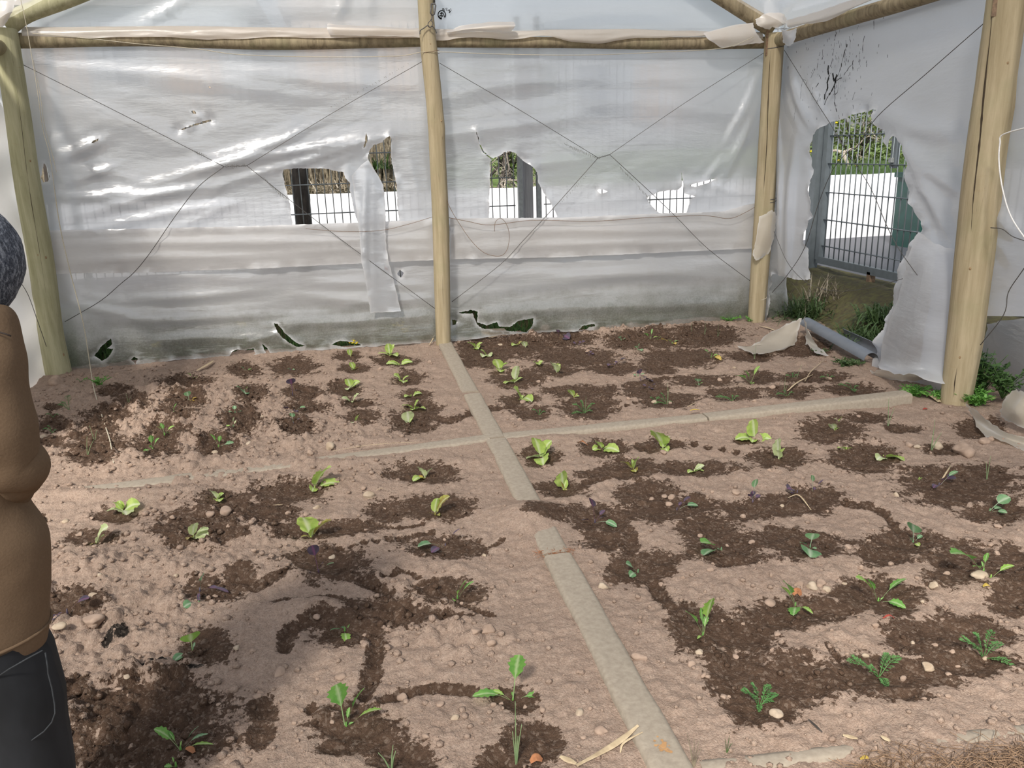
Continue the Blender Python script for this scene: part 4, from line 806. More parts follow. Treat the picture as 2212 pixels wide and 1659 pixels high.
tag(build(mb,'red_petal',M['red'],smooth=False),'small red petal stuck to the back sheet left of the middle post','petal')

# ------------------------------------------------------------------ outside: bank, road, wall, fence, gate
def outside_ground():
    xs=np.concatenate([np.arange(-9,-2.4,.35),np.arange(-2.4,6.2,.04),np.arange(6.2,22,.5)]); ys=np.concatenate([np.arange(1.0,6.3,.12),np.arange(6.3,8.6,.04),np.arange(8.6,13,.3)])
    X,Y=np.meshgrid(xs,ys)
    s=np.maximum(np.clip((Y-6.98)/0.55,0,1),np.clip((X-3.86)/0.75,0,1)); s=np.maximum(s,np.clip((-2.62-X)/.5,0,1)); s=s*s*(3-2*s)
    Z=-.10+ .40*s+.03*fbm(X*3,Y*3,5,4)*np.clip(s*3,0,1)+.012*fbm(X*14,Y*14,6,3); Z=np.where((X>4.95)|(Y>8.0),0.30+0*Z,Z)
    out=(X<-2.5)|(X>3.78)|(Y>6.93)
    n,k=X.shape; idx=np.arange(n*k).reshape(n,k); V=np.stack([X,Y,Z],-1).reshape(-1,3); of=out.ravel()
    F=[tuple(int(q) for q in f) for f in np.stack([idx[:-1,:-1],idx[:-1,1:],idx[1:,1:],idx[1:,:-1]],-1).reshape(-1,4) if of[f].all()]
    road=[f for f in F if min(V[f[0]][0],V[f[1]][0])>4.95 or V[f[0]][1]>8.0]; bank=[f for f in F if not(min(V[f[0]][0],V[f[1]][0])>4.95 or V[f[0]][1]>8.0)]
    for nm,fs,mt in (('ground',bank,'moss'),('road',road,'asphalt')):
        used=sorted({i for f in fs for i in f}); mp={a:i for i,a in enumerate(used)}; o=mesh_obj(nm,V[used],[tuple(mp[i] for i in f) for f in fs],M[mt]); o['kind']='structure'
outside_ground()
GZ=0.30
# white boundary wall with earth behind it
WY=at_z(1860,512,GZ)[1]; WTOP=at_y(1080,406,WY)[2]; print('wall y',WY,'top',WTOP)
mb=MB(); n=200; 
for side in (0,1):
    rows=[]
    for i in range(n+1):
        x=-10+32*i/n; zt=WTOP+.015*float(fbm(x*2,3,4,3)); rows.append([(x,WY+.22*side+.0,GZ-.1),(x,WY+.22*side,zt-.02),(x,WY+.11,zt)])
    mb.grid(rows)
o=build(mb,'wall_boundary',M['whitewash']); o['kind']='structure'
mb=MB(); rows=[[(x,y,WTOP-.12+.10*(y-WY)*.5+.08*float(fbm(x*1.1,y*1.1,8,3))) for y in np.linspace(WY+.15,WY+9,14)] for x in np.linspace(-10,22,70)]
mb.grid(rows); M['turf']=simple('turf',(.20,.30,.07),0.95,.3,14,.5,col2=(.11,.17,.05)); o=build(mb,'grass_bank',M['turf']); o['kind']='structure'
tagr=lambda ob,l,c,g=None:tag(ob,l,c,g)
# houses behind, seen milky through the film
def house(x0,x1,y,z1,holes,label,mat):
    t=thing('house',label,'building',((x0+x1)/2,y,0)); mb=MB(); cx=(x0+x1)/2
    mb.box((0,2.5,z1/2),((x1-x0)/2,2.5,z1/2)); build(mb,'walls',mat,t,False)
    mb=MB(); mb.box((0,2.5,z1+.08),((x1-x0)/2+.25,2.75,.08)); build(mb,'roof_slab',M['roofslab'],t,False)
    for (a,b,c,d,mt) in holes:
        mb=MB(); mb.box(((a+b)/2-cx,-.03,(c+d)/2),((b-a)/2,.04,(d-c)/2)); w_=build(mb,'window',M[mt],t,False)
        mb=MB(); mb.box(((a+b)/2-cx,-.08,c-.04),((b-a)/2+.08,.07,.04)); build(mb,'window_sill',M['roofslab'],w_,False)
M['housewhite']=simple('house_wall',(.62,.66,.74),.9,.05,2); M['housepink']=simple('pinkish_house_wall',(.74,.64,.58),.9,.06,2); M['roofslab']=simple('roof_edge',(.55,.50,.46),.9,.1,5)
M['shutter']=simple('tan_shutter',(.72,.50,.36),.8,.1,6); M['darkpane']=simple('dark_window_glass',(.10,.14,.20),.25,.1,3)
M['redroof']=simple('terracotta',(.45,.22,.15),.9,.2,20,.3)
house(-6.5,-1.8,19,4.6,[(-5.9,-5.0,2.2,3.9,'shutter'),(-4.5,-4.1,1.8,4.0,'darkpane'),(-3.5,-2.4,2.4,3.6,'shutter')],'pale house seen milky behind the back left film with tan shutters','%s'and M['housewhite'])
house(-1.0,2.0,21,4.9,[(-.7,.1,2.4,4.4,'shutter'),(.5,.9,1.8,4.3,'darkpane'),(1.1,1.8,3.0,4.4,'shutter')],'pinkish house seen milky behind the film left of the middle post',M['housepink'])
house(4.2,9.0,22,4.4,[(4.8,5.5,2.3,3.7,'darkpane'),(6.2,7.0,2.3,3.7,'darkpane'),(7.8,8.5,2.3,3.7,'shutter')],'pale house seen milky behind the back right film',M['housewhite'])
# welded bar fence behind the back wall
FY=7.72
def fz(px,py): return at_y(px,py,FY)
def panel(name, a, b, z0, z1, hz_, label, dv=.0705, rv=.0048, rh=.0055, grp='fence panels behind the back wall', mat='steel'):
    a=np.array(a,float); b=np.array(b,float); L_=np.linalg.norm(b-a); t=(b-a)/L_; mb=MB(); nrm=np.array([t[1],-t[0]])
    k=int(L_/dv)
    for i in range(k+1):
        p=a+t*(i*dv+.02); mb.tube([(p[0],p[1],z0),(p[0],p[1],z1)],rv,5)
    for z in hz_:
        for s_ in (-1,1): mb.tube([(a[0]+nrm[0]*.006*s_,a[1]+nrm[1]*.006*s_,z),(b[0]+nrm[0]*.006*s_,b[1]+nrm[1]*.006*s_,z)],rh,5)
    o=build(mb,name,M[mat]); tag(o,label,'fence',grp); return o
zl=[fz(1300,y)[2] for y in (192,256,316,376,436)]; print('fence rails',zl, 'dz',np.diff(zl))
dz=-np.mean(np.diff(zl)); zr=[zl[-1]+dz*k for k in range(-5,7)]; zr=[z for z in zr if z>GZ+.05]; ztop=zr[-1]+.05
xp1=fz(1124,430)[0]; xp2=fz(1164,430)[0]; cpx=at_y(1144,430,FY+.05)[0]
panel('bar_fence',(-5.2,FY),(-2.35,FY),GZ+.03,ztop,zr,'grey welded bar fence panel behind the left corner post',grp=None)
panel('bar_fence',(-2.28,FY),(xp1-.05,FY),GZ+.03,ztop,zr,'grey welded bar fence panel seen through the two left holes',grp=None)
panel('bar_fence',(xp2+.05,FY),(4.62,FY),GZ+.03,ztop,zr,'grey welded bar fence panel seen through the hole right of the middle post',grp=None)
for x,l in ((xp1,'left grey steel fence post seen in the hole right of the middle post'),(xp2,'right grey steel fence post seen in the hole right of the middle post'),(-2.32,'grey steel fence post behind the left corner post')):
    mb=MB(); mb.box((0,0,(GZ+ztop)/2-.0),(.020,.03,(ztop-GZ)/2+.03)); mb.box((0,0,ztop+.04),(.024,.034,.008)); o=build(mb,'fence_post',M['steel'],smooth=False); o.location=(x,FY,0); tag(o,l,'post')
mb=MB(); mb.box((0,0,1.35),(.045,.03,1.1)); mb.box((0,0,2.46),(.030,.02,.02)); o=build(mb,'grey_plank',M['greyplank'],smooth=False); o.location=(cpx,FY+.12,0); tag(o,'upright grey weathered plank between two steel fence posts behind the back wall','plank')
# gate along the right
GX=at_y(1768,480,FY)[0]; print('gate x',GX)
gx=lambda px,py:at_x(px,py,GX)
zg=[gx(1800,293)[2],gx(1800,353.5)[2],gx(1830,419)[2],gx(1830,481)[2],gx(1830,541)[2]]; zb=gx(1850,578)[2]; print('gate rails',zg,zb)
gt=thing('metal_gate','grey galvanised bar gate seen through the big torn opening on the right','gate',(GX,FY,0))
y0,y1=FY-.05,4.2
def gl(p): return (p[0]-GX,p[1]-FY,p[2])
mb=MB(); mb.box((0,-.07,(zb+zg[0]+.5)/2),(.035,.035,(zg[0]+.5-zb)/2)); build(mb,'hinge_stile',M['galv'],gt,False)
mb=MB(); mb.box((0,(y1-FY)/2-.05,zb-.0),(.03,(FY-y1)/2,.035)); build(mb,'bottom_frame',M['galv'],gt,False)
mb=MB(); k=int((y0-y1)/.086)
for i in range(k): y=y0-.10-i*.086-FY; mb.tube([(0,y,zb),(0,y,zg[0]+.25)],.0062,6)
build(mb,'bars',M['galv'],gt)
mb=MB()
for z in zg:
    for s_ in(-.007,.007): mb.tube([(s_,-.05,z),(s_,y1-FY,z)],.0050,6)
build(mb,'rails',M['galv'],gt)
p=gx(1930,325); mb=MB(); mb.box((0.02,p[1]-FY,(zg[1]+gx(1930,293)[2])/2),(.02,.035,(gx(1930,293)[2]-zg[1])/2+.03)); build(mb,'lock_post',M['galv'],gt,False)
mb=MB(); mb.box((-.012,p[1]-FY,zg[1]+.04),(.016,.02,.02)); build(mb,'lock',M['steel'],gt,False)
p=gx(1881,600); mb=MB(); mb.box((0,p[1]-FY,zb-.13),(.03,.025,.12)); build(mb,'foot',M['rust'],gt,False)
mb=MB(); mb.box((0,0,1.5),(.05,.05,1.25)); mb.box((0,0,2.77),(.055,.055,.015)); o=build(mb,'gate_post',M['galv'],smooth=False); o.location=(GX-.02,FY+.06,0); tag(o,'square grey gate post where the fence meets the gate','post')
# low dark-green cabinet outside
p=at_y(1985,515,WY-1.2); t=thing('utility_cabinet','dark green utility cabinet standing by the white wall beyond the gate','cabinet',(p[0]+.25,WY-1.2,GZ))
M['dkgreen']=simple('dark_green_paint',(.012,.06,.05),.45,.2,8)
mb=MB(); mb.box((0,0,.42),(.45,.25,.42)); build(mb,'body',M['dkgreen'],t,False); mb=MB(); mb.box((0,0,.87),(.48,.28,.03)); build(mb,'lid',M['dkgreen'],t,False)
for s_ in(-.36,.36):
    mb=MB(); mb.box((s_,-.26,.42),(.03,.02,.40)); build(mb,'rib',M['dkgreen'],t,False)
# brick-like debris by the fence bottom at the corner (bottom rail of a low fence section)
# dark tree trunk and its neighbours, behind the fence
def trunk(px0,py0,px1,py1,Y,r,label,name='tree_trunk',mat='bark',tops=()):
    a=at_y(px0,py0,Y); b=at_y(px1,py1,Y); mb=MB(); n=26; k=46; a[2]=GZ-.05
    rows=[]
    for i in range(k+1):
        u=i/k; c=a+(b-a)*u; rows.append([(c[0]-a[0]+r*(1-.15*u)*(1+.16*float(fbm(j*.9,i*.35,3,3))+(.30 if i in(14,15) and j in(0,1,25) else 0))*math.cos(2*math.pi*j/n),r*(1-.15*u)*(1+.16*float(fbm(j*.9,i*.35,3,3)))*math.sin(2*math.pi*j/n),c[2]) for j in range(n)]+[None])
        rows[-1][-1]=rows[-1][0]
    mb.grid(rows); o=build(mb,name,M[mat]); o.location=(a[0],a[1],0); tag(o,label,'tree trunk'); return o
trunk(652,500,640,250,8.35,.085,'dark rough tree trunk standing behind the fence in the left hole')
trunk(108,470,100,300,8.3,.06,'dark thin trunk behind the fence beside the left corner post')
# bare branching tree
def branches(name,base,label,levels=5,len0=.7,r0=.05,seed=3,lean=(0,0,1),spread=.7,mat='bark',fine='twig'):
    rr=np.random.RandomState(seed); t=thing(name,label,'tree',base); A=MB(); Bm=MB()
    def rec(p,d,L_,r,l):
        P=[p]; q=p; dd=d
        for i in range(3):
            dd=dd+rr.normal(0,.18,3); dd/=np.linalg.norm(dd); q=q+dd*L_/3; P.append(q)
        (A if l>levels-3 else Bm).tube(P,list(np.linspace(r,r*.65,4)),6 if l>levels-3 else 4)
        if l==0: return
        for i in range(2+(rr.rand()<.6)): 
            nd=dd+rr.normal(0,spread,3); nd/=np.linalg.norm(nd); rec(q if i<2 else P[2],nd,L_*rr.uniform(.62,.85),r*.6,l-1)
    rec(np.zeros(3),np.array(lean,float)/np.linalg.norm(lean),len0,r0,levels)
    build(A,'limbs',M[mat],t); build(Bm,'twigs',M[fine],t); return t
pt=at_y(1075,400,WY+1.0)
branches('bare_tree',(pt[0],WY+1.0,WTOP-.15),'bare crooked tree behind the white wall in the hole right of the middle post',6,.55,.06,5,(.35,0,.75),.75)
pt=at_y(1850,380,WY+1.4)
branches('bare_tree',(pt[0],WY+1.6,WTOP-.15),'tangled grey bare shrub above the white wall beyond the gate',6,.45,.045,12,(-.1,0,.8),.8,'twig')
# leafy masses
def leafy(name,c,R3,n,mat,label,cat,seed,size=.05,stem='bark',shape='leaf',flowers=0):
    rr=np.random.RandomState(seed); t=thing(name,label,cat,c); mb=MB()
    for i in range(n):
        v=rr.normal(0,1,3); v/=np.linalg.norm(v); q=v*rr.uniform(.55,1)**.5*np.array(R3); 
        if q[2]<-R3[2]*.6: q[2]=-R3[2]*.6*rr.rand()
        a=rr.normal(0,1,3); a[2]=abs(a[2])*.6; a/=np.linalg.norm(a); b=np.cross(a,rr.normal(0,1,3)); b/=np.linalg.norm(b); s=size*rr.uniform(.6,1.3); w_=.45 if shape=='leaf' else .12
        q=q+np.array([0,0,R3[2]*.6]); mb.add([q,q+a*s*.5+b*s*w_*.5,q+a*s,q+a*s*.5-b*s*w_*.5],[(0,1,2,3)])
    build(mb,'foliage',mat,t,False); mb=MB()
    for i in range(14):
        a=rr.uniform(0,6.28); e=np.array([math.cos(a)*R3[0]*.7,math.sin(a)*R3[1]*.7,R3[2]*rr.uniform(.6,1.4)]); mb.tube([(0,0,-.05),e*np.array([.3,.3,.5]),e],[.02,.012,.004],5)
    build(mb,'stems',M[stem],t)
    if flowers:
        mb=MB()
        for i in range(flowers):
            v=rr.normal(0,1,3); v[1]=-abs(v[1]); v/=np.linalg.norm(v); mb.blob(v*np.array(R3)+np.array([0,0,R3[2]*.6]),(.025,.025,.018),i,1)
        build(mb,'blossoms',L['flower'],t)
    return t
pt=at_y(1855,300,WY+2.2); leafy('flowering_hedge',(pt[0],WY+2.2,WTOP+.05),(1.5,.8,1.15),5200,L['shrub'],'wide olive hedge with small yellow blossoms behind the white wall beyond the gate','hedge',3,.09,flowers=90)
pt=at_y(1800,370,WY+1.0); leafy('dark_shrub',(pt[0]-.3,WY+1.1,WTOP-.1),(.35,.3,.22),700,L['nettle'],'small dark shrub on top of the white wall left of the hedge','shrub',4,.06)
pt=at_y(1100,350,WY+3.4); leafy('green_thicket',(pt[0],WY+3.6,WTOP),(1.1,.8,1.3),2600,L['shrub'],'olive thicket far behind the bare tree in the hole right of the middle post','shrub',6,.09)
pt=at_y(830,380,WY+.9)
def spiky(name,c,n,Lr,mat,label,seed,w_=.03,droop=.4,cat='plant',rad=.15,part='leaf_blades'):
    rr=np.random.RandomState(seed); t=thing(name,label,cat,c); mb=MB()
    for i in range(n):
        a=rr.uniform(0,6.28); el=rr.uniform(.35,1.45); L_=rr.uniform(.5,1)*Lr; b0=np.array([rr.normal(0,rad),rr.normal(0,rad),0]); P=[]; 
        for k in range(6):
            u=k/5; P.append(b0+np.array([math.cos(a)*math.cos(el)*u*L_,math.sin(a)*math.cos(el)*u*L_,math.sin(el)*u*L_-droop*L_*u*u]))
        s=np.array([-math.sin(a),math.cos(a),0]); rows=[[p-s*w_/2*(1-(k/5)**2)*1.0,p+s*w_/2*(1-(k/5)**2)] for k,p in enumerate(P)]; mb.grid(rows)
    build(mb,part,mat,t); return t
for i,(x,y) in enumerate([(822,330),(838,385),(812,355)]):
    p=at_y(x,y,WY+.6+.2*i); spiky('spiky_shrub',(p[0],p[1],p[2]-.2),110,.42,L['nettle'] if i!=1 else L['grass'],['dark spiky green plant high in the narrow torn hole','low spiky plant hanging over the white wall in the narrow hole','spiky plant tangled with dry stalks in the narrow hole'][i],i,.025,.35)
# dry reeds standing on the wall (uncountable)
rr=np.random.RandomState(8); mb=MB()
for i in range(5200):
    x=rr.uniform(-4.2,1.2); y=WY+.45+rr.rand()*1.6; h=rr.uniform(.5,1.7)*(1 if x<.2 else .7); l=rr.normal(0,.14,2); b0=np.array([x,y,WTOP-.1]); w_=rr.uniform(.006,.016)
    e=b0+np.array([l[0]*h,l[1]*h,h]); m_=(b0+e)/2+np.array([rr.normal(0,.03),0,0]); s=np.array([w_,0,0]); mb.add([b0-s,b0+s,m_+s*.8,m_-s*.8,e],[(0,1,2,3),(3,2,4)])
for i in range(2600):
    x=rr.uniform(-4.2,1.2); y=WY+.20+rr.rand()*.5; b0=np.array([x,y,WTOP-.02+rr.rand()*.1]); d=rr.normal(0,1,3); d[2]=abs(d[2])*.8; d/=np.linalg.norm(d); s=np.array([.008,0,.003]); e=b0+d*rr.uniform(.1,.35); mb.add([b0-s,b0+s,e],[(0,1,2)])
o=build(mb,'dry_reeds',L['drygrass'],smooth=False); tag(o,'dense bed of dry brown reeds behind the white wall, seen in the left holes','reeds',kind='stuff')
# grass on top of the bank beyond the gate
rr=np.random.RandomState(18); mb=MB()
for i in range(5000):
    x=rr.uniform(4.5,13); y=WY+.25+rr.rand()*1.4; h=rr.uniform(.08,.25); b0=np.array([x,y,WTOP-.10+.05*(y-WY)]); s=np.array([.008,0,0]); e=b0+np.array([rr.normal(0,.04),rr.normal(0,.04),h]); mb.add([b0-s,b0+s,e],[(0,1,2)])
tag(build(mb,'bank_grass',L['grass'],smooth=False),'bright green grass growing above the white wall beyond the gate','grass',kind='stuff')

# ------------------------------------------------------------------ weeds between the sheet and the fence
def zbank(x,y):
    s=max(min(max((y-6.98)/.55,0),1),min(max((x-3.86)/.75,0),1)); s=s*s*(3-2*s); return -.10+.40*s
def tuft(px,py,Y,n,Lr,mat,label,seed,w_=.012,droop=.55,X=None,rad=.07,name='grass_tuft'):
    p=at_y(px,py,Y) if X is None else at_x(px,py,X); z=zbank(p[0],p[1])
    return spiky(name,(p[0],p[1],z-.02),n,Lr,mat,label,seed,w_,droop,'grass',rad)
tuft(1695,690,None,300,.50,L['grass'],'dark arching grass tuft behind the back right corner post',1,X=3.95,rad=.12)
tuft(1745,670,None,330,.54,L['grass'],'dark grass tuft mixed with dry stalks above the beige film ridge',2,X=4.15,rad=.12)
tuft(1790,650,None,70,.40,L['drygrass'],'straw-coloured dry tuft in the middle of the torn opening',3,X=4.35,droop=.3,rad=.12)
tuft(1730,640,None,60,.48,L['drygrass'],'thin dry stalks standing behind the back right corner post',4,X=4.1,w_=.006,droop=.15,rad=.12)
tuft(1880,700,None,330,.50,L['grass'],'thick blue-green grass clump beside the hanging flap in the opening',5,X=4.10,w_=.014,droop=.7,rad=.10)
tuft(1910,660,None,260,.48,L['grass'],'second grass clump behind the hanging flap',6,X=4.3,w_=.014,droop=.7,rad=.08)
for i,(x,y,Y,n,l_) in enumerate([(225,760,7.05,60,'grass tuft pressed behind the skirt film by the left post'),(200,700,7.2,60,'tall arching weed behind the film near the left post'),(300,745,7.1,50,'grass tuft behind the film right of the left post'),(430,750,7.15,40,'faint grass tuft behind the lower left film'),
    (530,758,7.02,60,'dark leafy clump poking through the hole at the soil edge in the left bay'),(630,720,7.03,60,'dark green tuft visible through the slanting slit in the left bay'),(740,740,7.05,40,'small tuft showing at the film foot behind the yellow flowers'),(870,700,7.2,50,'faint tuft behind the skirt left of the middle post'),
    (1040,690,7.0,60,'dark tuft in the jagged hole just right of the middle post'),(1110,700,7.0,60,'tuft behind the pale brick at the foot of the right bay'),(1140,700,7.03,60,'leafy tuft in the pointed hole of the right bay'),(1265,705,7.0,40,'small tuft in the low slit of the right bay'),(1420,706,7.02,40,'tuft behind the soil edge in the right bay'),(1560,690,7.05,40,'thin weeds at the foot of the back right film')]):
    tuft(x,y,Y,n*2,.26,L['grass'] if i%3 else L['nettle'],l_,20+i,.014,.5,rad=.07)
rr=np.random.RandomState(4); mb=MB()
for i in range(9000):
    x=rr.uniform(-2.5,3.7); y=rr.uniform(6.98,7.65); z=zbank(x,y)-.01; h=rr.uniform(.03,.16)*(1.5 if x<-.5 else 1); a=rr.uniform(0,6.28); s=np.array([math.cos(a),math.sin(a),0])*rr.uniform(.004,.014); e=np.array([x+rr.normal(0,.04),y+rr.normal(0,.03),z+h]); b0=np.array([x,y,z]); mb.add([b0-s,b0+s,e],[(0,1,2)])
tag(build(mb,'bank_weeds',L['nettle'],smooth=False),'low green weeds on the bank just outside the back film','weeds',kind='stuff')
def herb(px,py,n,R_,h,mat,label,seed,size=.03,to=None,name='leafy_weed',lift=.0,cat='weed'):
    p=to if to is not None else gp(px,py); rr=np.random.RandomState(seed); t=thing(name,label,cat,p); S=MB(); Lf=MB()
    for i in range(max(4,n//9)):
        a=rr.uniform(0,6.28); r=rr.rand()**.6*R_; e=np.array([math.cos(a)*r,math.sin(a)*r,h*rr.uniform(.5,1.0)]); P=spl([(0,0,-.01),e*np.array([.45,.45,.6]),e],4); S.tube(P,[.0025]*len(P),4)
        for k in range(9):
            q=P[int(len(P)*rr.uniform(.35,1))-1]; d=rr.normal(0,1,3); d[2]*=.45; d/=np.linalg.norm(d); s_=size*rr.uniform(.6,1.3); sd_=np.cross(d,[0,0,1]); sd_/=np.linalg.norm(sd_)+1e-9
            Lf.add([q,q+d*s_*.35+sd_*s_*.32,q+d*s_*.7+sd_*s_*.25+[0,0,.004],q+d*s_,q+d*s_*.7-sd_*s_*.25+[0,0,.004],q+d*s_*.35-sd_*s_*.32],[(0,1,2,3,4,5)])
    build(S,'stems',mat,t); build(Lf,'leaves',mat,t,False); return t
herb(2120,830,260,.16,.34,L['nettle'],'tall dark nettle-like weed right of the thick post foot',1,.045,to=np.array([*at_x(2115,840,3.80)[:2],0]))
herb(2160,850,200,.16,.22,L['nettle'],'leafy weed spreading onto the white sheet at the right edge',2,.04,to=np.array([*at_x(2165,860,3.85)[:2],0.05]))
herb(2110,860,320,.15,.12,L['green'],'bright low clover-like weed at the foot of the thick post',3,.028,to=np.array([*at_x(2108,868,3.70)[:2],0]))
herb(1975,855,260,.12,.07,L['green'],'bright low weed patch between the cross kerb end and the muddy hem',4,.022)
herb(2030,865,220,.10,.07,L['green'],'bright low weed patch just left of the thick post foot',5,.022)
herb(1830,790,260,.13,.05,L['grass'],'flattened green weed in front of the broken gutter',6,.025)
herb(1770,765,120,.08,.05,L['grass'],'small green weed beside the narrow film fold',7,.02)
herb(1575,693,120,.12,.05,L['green'],'thin green weed at the foot of the back film left of the corner post',8,.02)
herb(1620,695,90,.07,.06,L['green'],'small weed at the foot of the right corner post',9,.02)
herb(215,830,90,.10,.06,L['green'],'small weed at the foot of the left post',10,.02)
herb(140,975,0,0.01,.01,L['green'],'x',11) if 0 else None
# yellow flowering mustard by the film
t=thing('yellow_flower','small plant with bright yellow flower head at the foot of the left bay film','flower',gp(766,752)); mb=MB(); mb.tube([(0,0,-.01),(.002,0,.03),(0,0,.055)],.0025,5); build(mb,'stem',L['green'],t); mb=MB()
for i in range(16): mb.blob((RS.normal(0,.014),RS.normal(0,.012),.055+RS.normal(0,.012)),(.009,.009,.006),i,1)
build(mb,'petals',L['flower'],t)
for i,(x,y) in enumerate([(340,745),(525,702),(860,703),(875,712)]):
    p=at_y(x,y,7.03); t=thing('yellow_flower',['yellow flowers blurred behind the lower left film near the post','yellow flowers blurred behind the middle of the left bay skirt','yellow bloom behind the skirt left of the middle post, upper of two','yellow bloom behind the skirt left of the middle post, lower of two'][i],'flower',p); mb=MB()
    for k in range(10): mb.blob((RS.normal(0,.02),RS.normal(0,.01),RS.normal(0,.014)),(.012,.006,.010),k,1)
    build(mb,'petals',L['flower'],t); mb=MB(); mb.tube([(0,.01,-p[2]+zbank(p[0],7.03)),(0,.005,0)],.003,5); build(mb,'stem',L['green'],t)
# broken plastic gutter: two half-round lengths
def gutter(a,b,r,open_dir,label,th=.004,arc=190):
    a=np.array(a); b=np.array(b); d=b-a; L_=np.linalg.norm(d); t=d/L_; u=np.array(open_dir,float); u-=t*u.dot(t); u/=np.linalg.norm(u); w_=np.cross(t,u); mb=MB(); k=24
    for rr_2 in (r,r-th):
        mb.grid([[a-a+d*s+rr_2*(-math.cos(q)*u+math.sin(q)*w_) for q in np.linspace(-math.radians(arc/2),math.radians(arc/2),k)] for s in np.linspace(0,1,12)])
    for e in (-1,1):
        q=math.radians(arc/2)*e; mb.grid([[d*s+rr_2*(-math.cos(q)*u+math.sin(q)*w_) for rr_2 in (r,r-th)] for s in np.linspace(0,1,12)])
    for s in (0,1): mb.grid([[d*s+rr_2*(-math.cos(q)*u+math.sin(q)*w_) for rr_2 in (r,r-th)] for q in np.linspace(-math.radians(arc/2),math.radians(arc/2),k)])
    o=build(mb,'broken_gutter',M['pvc']); o.location=tuple(a); tag(o,label,'gutter'); return o
a=at_z(1742,700,.10); b=at_z(1882,778,.055); gutter(a,b,.058,(-.1,-.2,-1),'grey half-round gutter length lying curved side up below the torn opening')
a=at_z(1800,722,.04)+np.array([.02,0,0]); b=at_z(1903,772,.06)+np.array([.03,0,0]); gutter(a,b,.075,(-.75,-.35,.5),'second grey gutter half with its scratched hollow side facing the beds',arc=150)
# pale brick half buried at the film foot
p=gp(1068,725); mb=MB(); mb.box((0,0,0),(.11,.05,.035)); mb.box((0,0,.03),(.104,.044,.008)); o=build(mb,'brick',M['rockpale'],smooth=False); o.location=(p[0],p[1]+.02,p[2]+.01); o.rotation_euler=(.1,.06,.12); tag(o,'pale brick half sunk under the torn film right of the middle post','brick')

# ------------------------------------------------------------------ seedlings
def leaf(parent, b, tip, width, mat, seed, kind='lettuce', pet=0.35, arch=0.18, name='leaf', fold=0.25):
    """one leaf as its own mesh: petiole + blade along an arched midrib from b to tip (both relative to the plant)"""
    rr=np.random.RandomState(seed); b=np.array(b,float); tip=np.array(tip,float); d=tip-b; L_=np.linalg.norm(d)+1e-6
    n=14; hor=np.array([d[0],d[1],0]); up=np.array([0,0,1.0]); 
    side=np.cross(d,up); 
    if np.linalg.norm(side)<L_*.25: side=np.array([1.0,0.15,0])
    side=side-d*side.dot(d)/(L_*L_); side/=np.linalg.norm(side)
    # face the blade partly to the viewer
    nrm=np.cross(side,d/L_); nrm=nrm if nrm[2]>0 else -nrm
    roll=rr.uniform(-.5,.5); side=side*math.cos(roll)+nrm*math.sin(roll); nrm=np.cross(side,d/L_)
    if nrm[2]<0: nrm=-nrm
    rows=[]; mids=[]; cols=7 if kind!='thin' else 3
    for i in range(n+1):
        u=i/n; c=b+d*u+up*arch*L_*math.sin(u*math.pi)*(1 if u<.5 else 1)
        if kind=='lettuce': w_=0.055+ (0.945*math.sin(min(1,max(0,(u-pet*.5)/(1-pet*.5)))**0.75*math.pi)**0.55 if u>pet*.5 else 0)
        elif kind=='round': v=max(0,(u-pet)/(1-pet)); w_=0.05+(math.sin(v**.85*math.pi)**.5 if u>pet else 0)
        else: v=max(0,(u-pet)/(1-pet)); w_=0.06+(math.sin(v**.8*math.pi)**.7 if u>pet else 0)
        if i==n: w_=0.02
        h=width/2*w_
        if kind=='toothed' and u>pet: h*=1+.16*((i%2)*2-1)
        if kind=='lettuce' and u>pet*.5: h*=1+.07*rr.uniform(-1,1)
        row=[]
        for j in range(cols):
            s=(j/(cols-1))*2-1; ruf=(rr.uniform(-1,1)*.055*width*abs(s)**2 if kind=='lettuce' else rr.uniform(-1,1)*.025*width*abs(s)**2)*(w_>.1)
            row.append(c+side*s*h+nrm*(fold*abs(s)*h+ruf)); mids.append(max(0,1-abs(s)*(3.0 if w_>.2 else .6)) if abs(s)<.34 or w_<.15 else 0)
        rows.append(row)
    mb=MB(); mb.grid(rows); o=build(mb,name,mat,parent); attr(o,'mid',np.array(mids)*(.8)); return o
def tip3(base, px, py, dy=0.0, minz=.004):
    """tip seen at px,py: stands in the upright plane through the plant, or lies on the soil if lower"""
    p=at_y(px,py,base[1]+dy)
    if p[2]<base[2]+minz:
        p=at_z(px,py,base[2]+.012)
    return p-base
KIND={'L':('lettuce_seedling','lettuce',.72,.30,.14,'lettuce'),'A':('lettuce_seedling','pale',.68,.3,.15,'lettuce'),'R':('lettuce_seedling','redlet',.6,.3,.15,'lettuce'),
 'G':('green_seedling','green',.30,.40,.14,'toothed'),'M':('green_seedling','lime',.28,.40,.15,'toothed'),'K':('cabbage_seedling','kale',.52,.45,.12,'round'),'P':('cabbage_seedling','purple',.42,.5,.14,'round')}
GRP={'L':'lettuce seedlings','A':'lettuce seedlings','R':'lettuce seedlings','G':'leafy green seedlings','M':'leafy green seedlings','K':'green cabbage seedlings','P':'purple cabbage seedlings'}
_pc=[0]
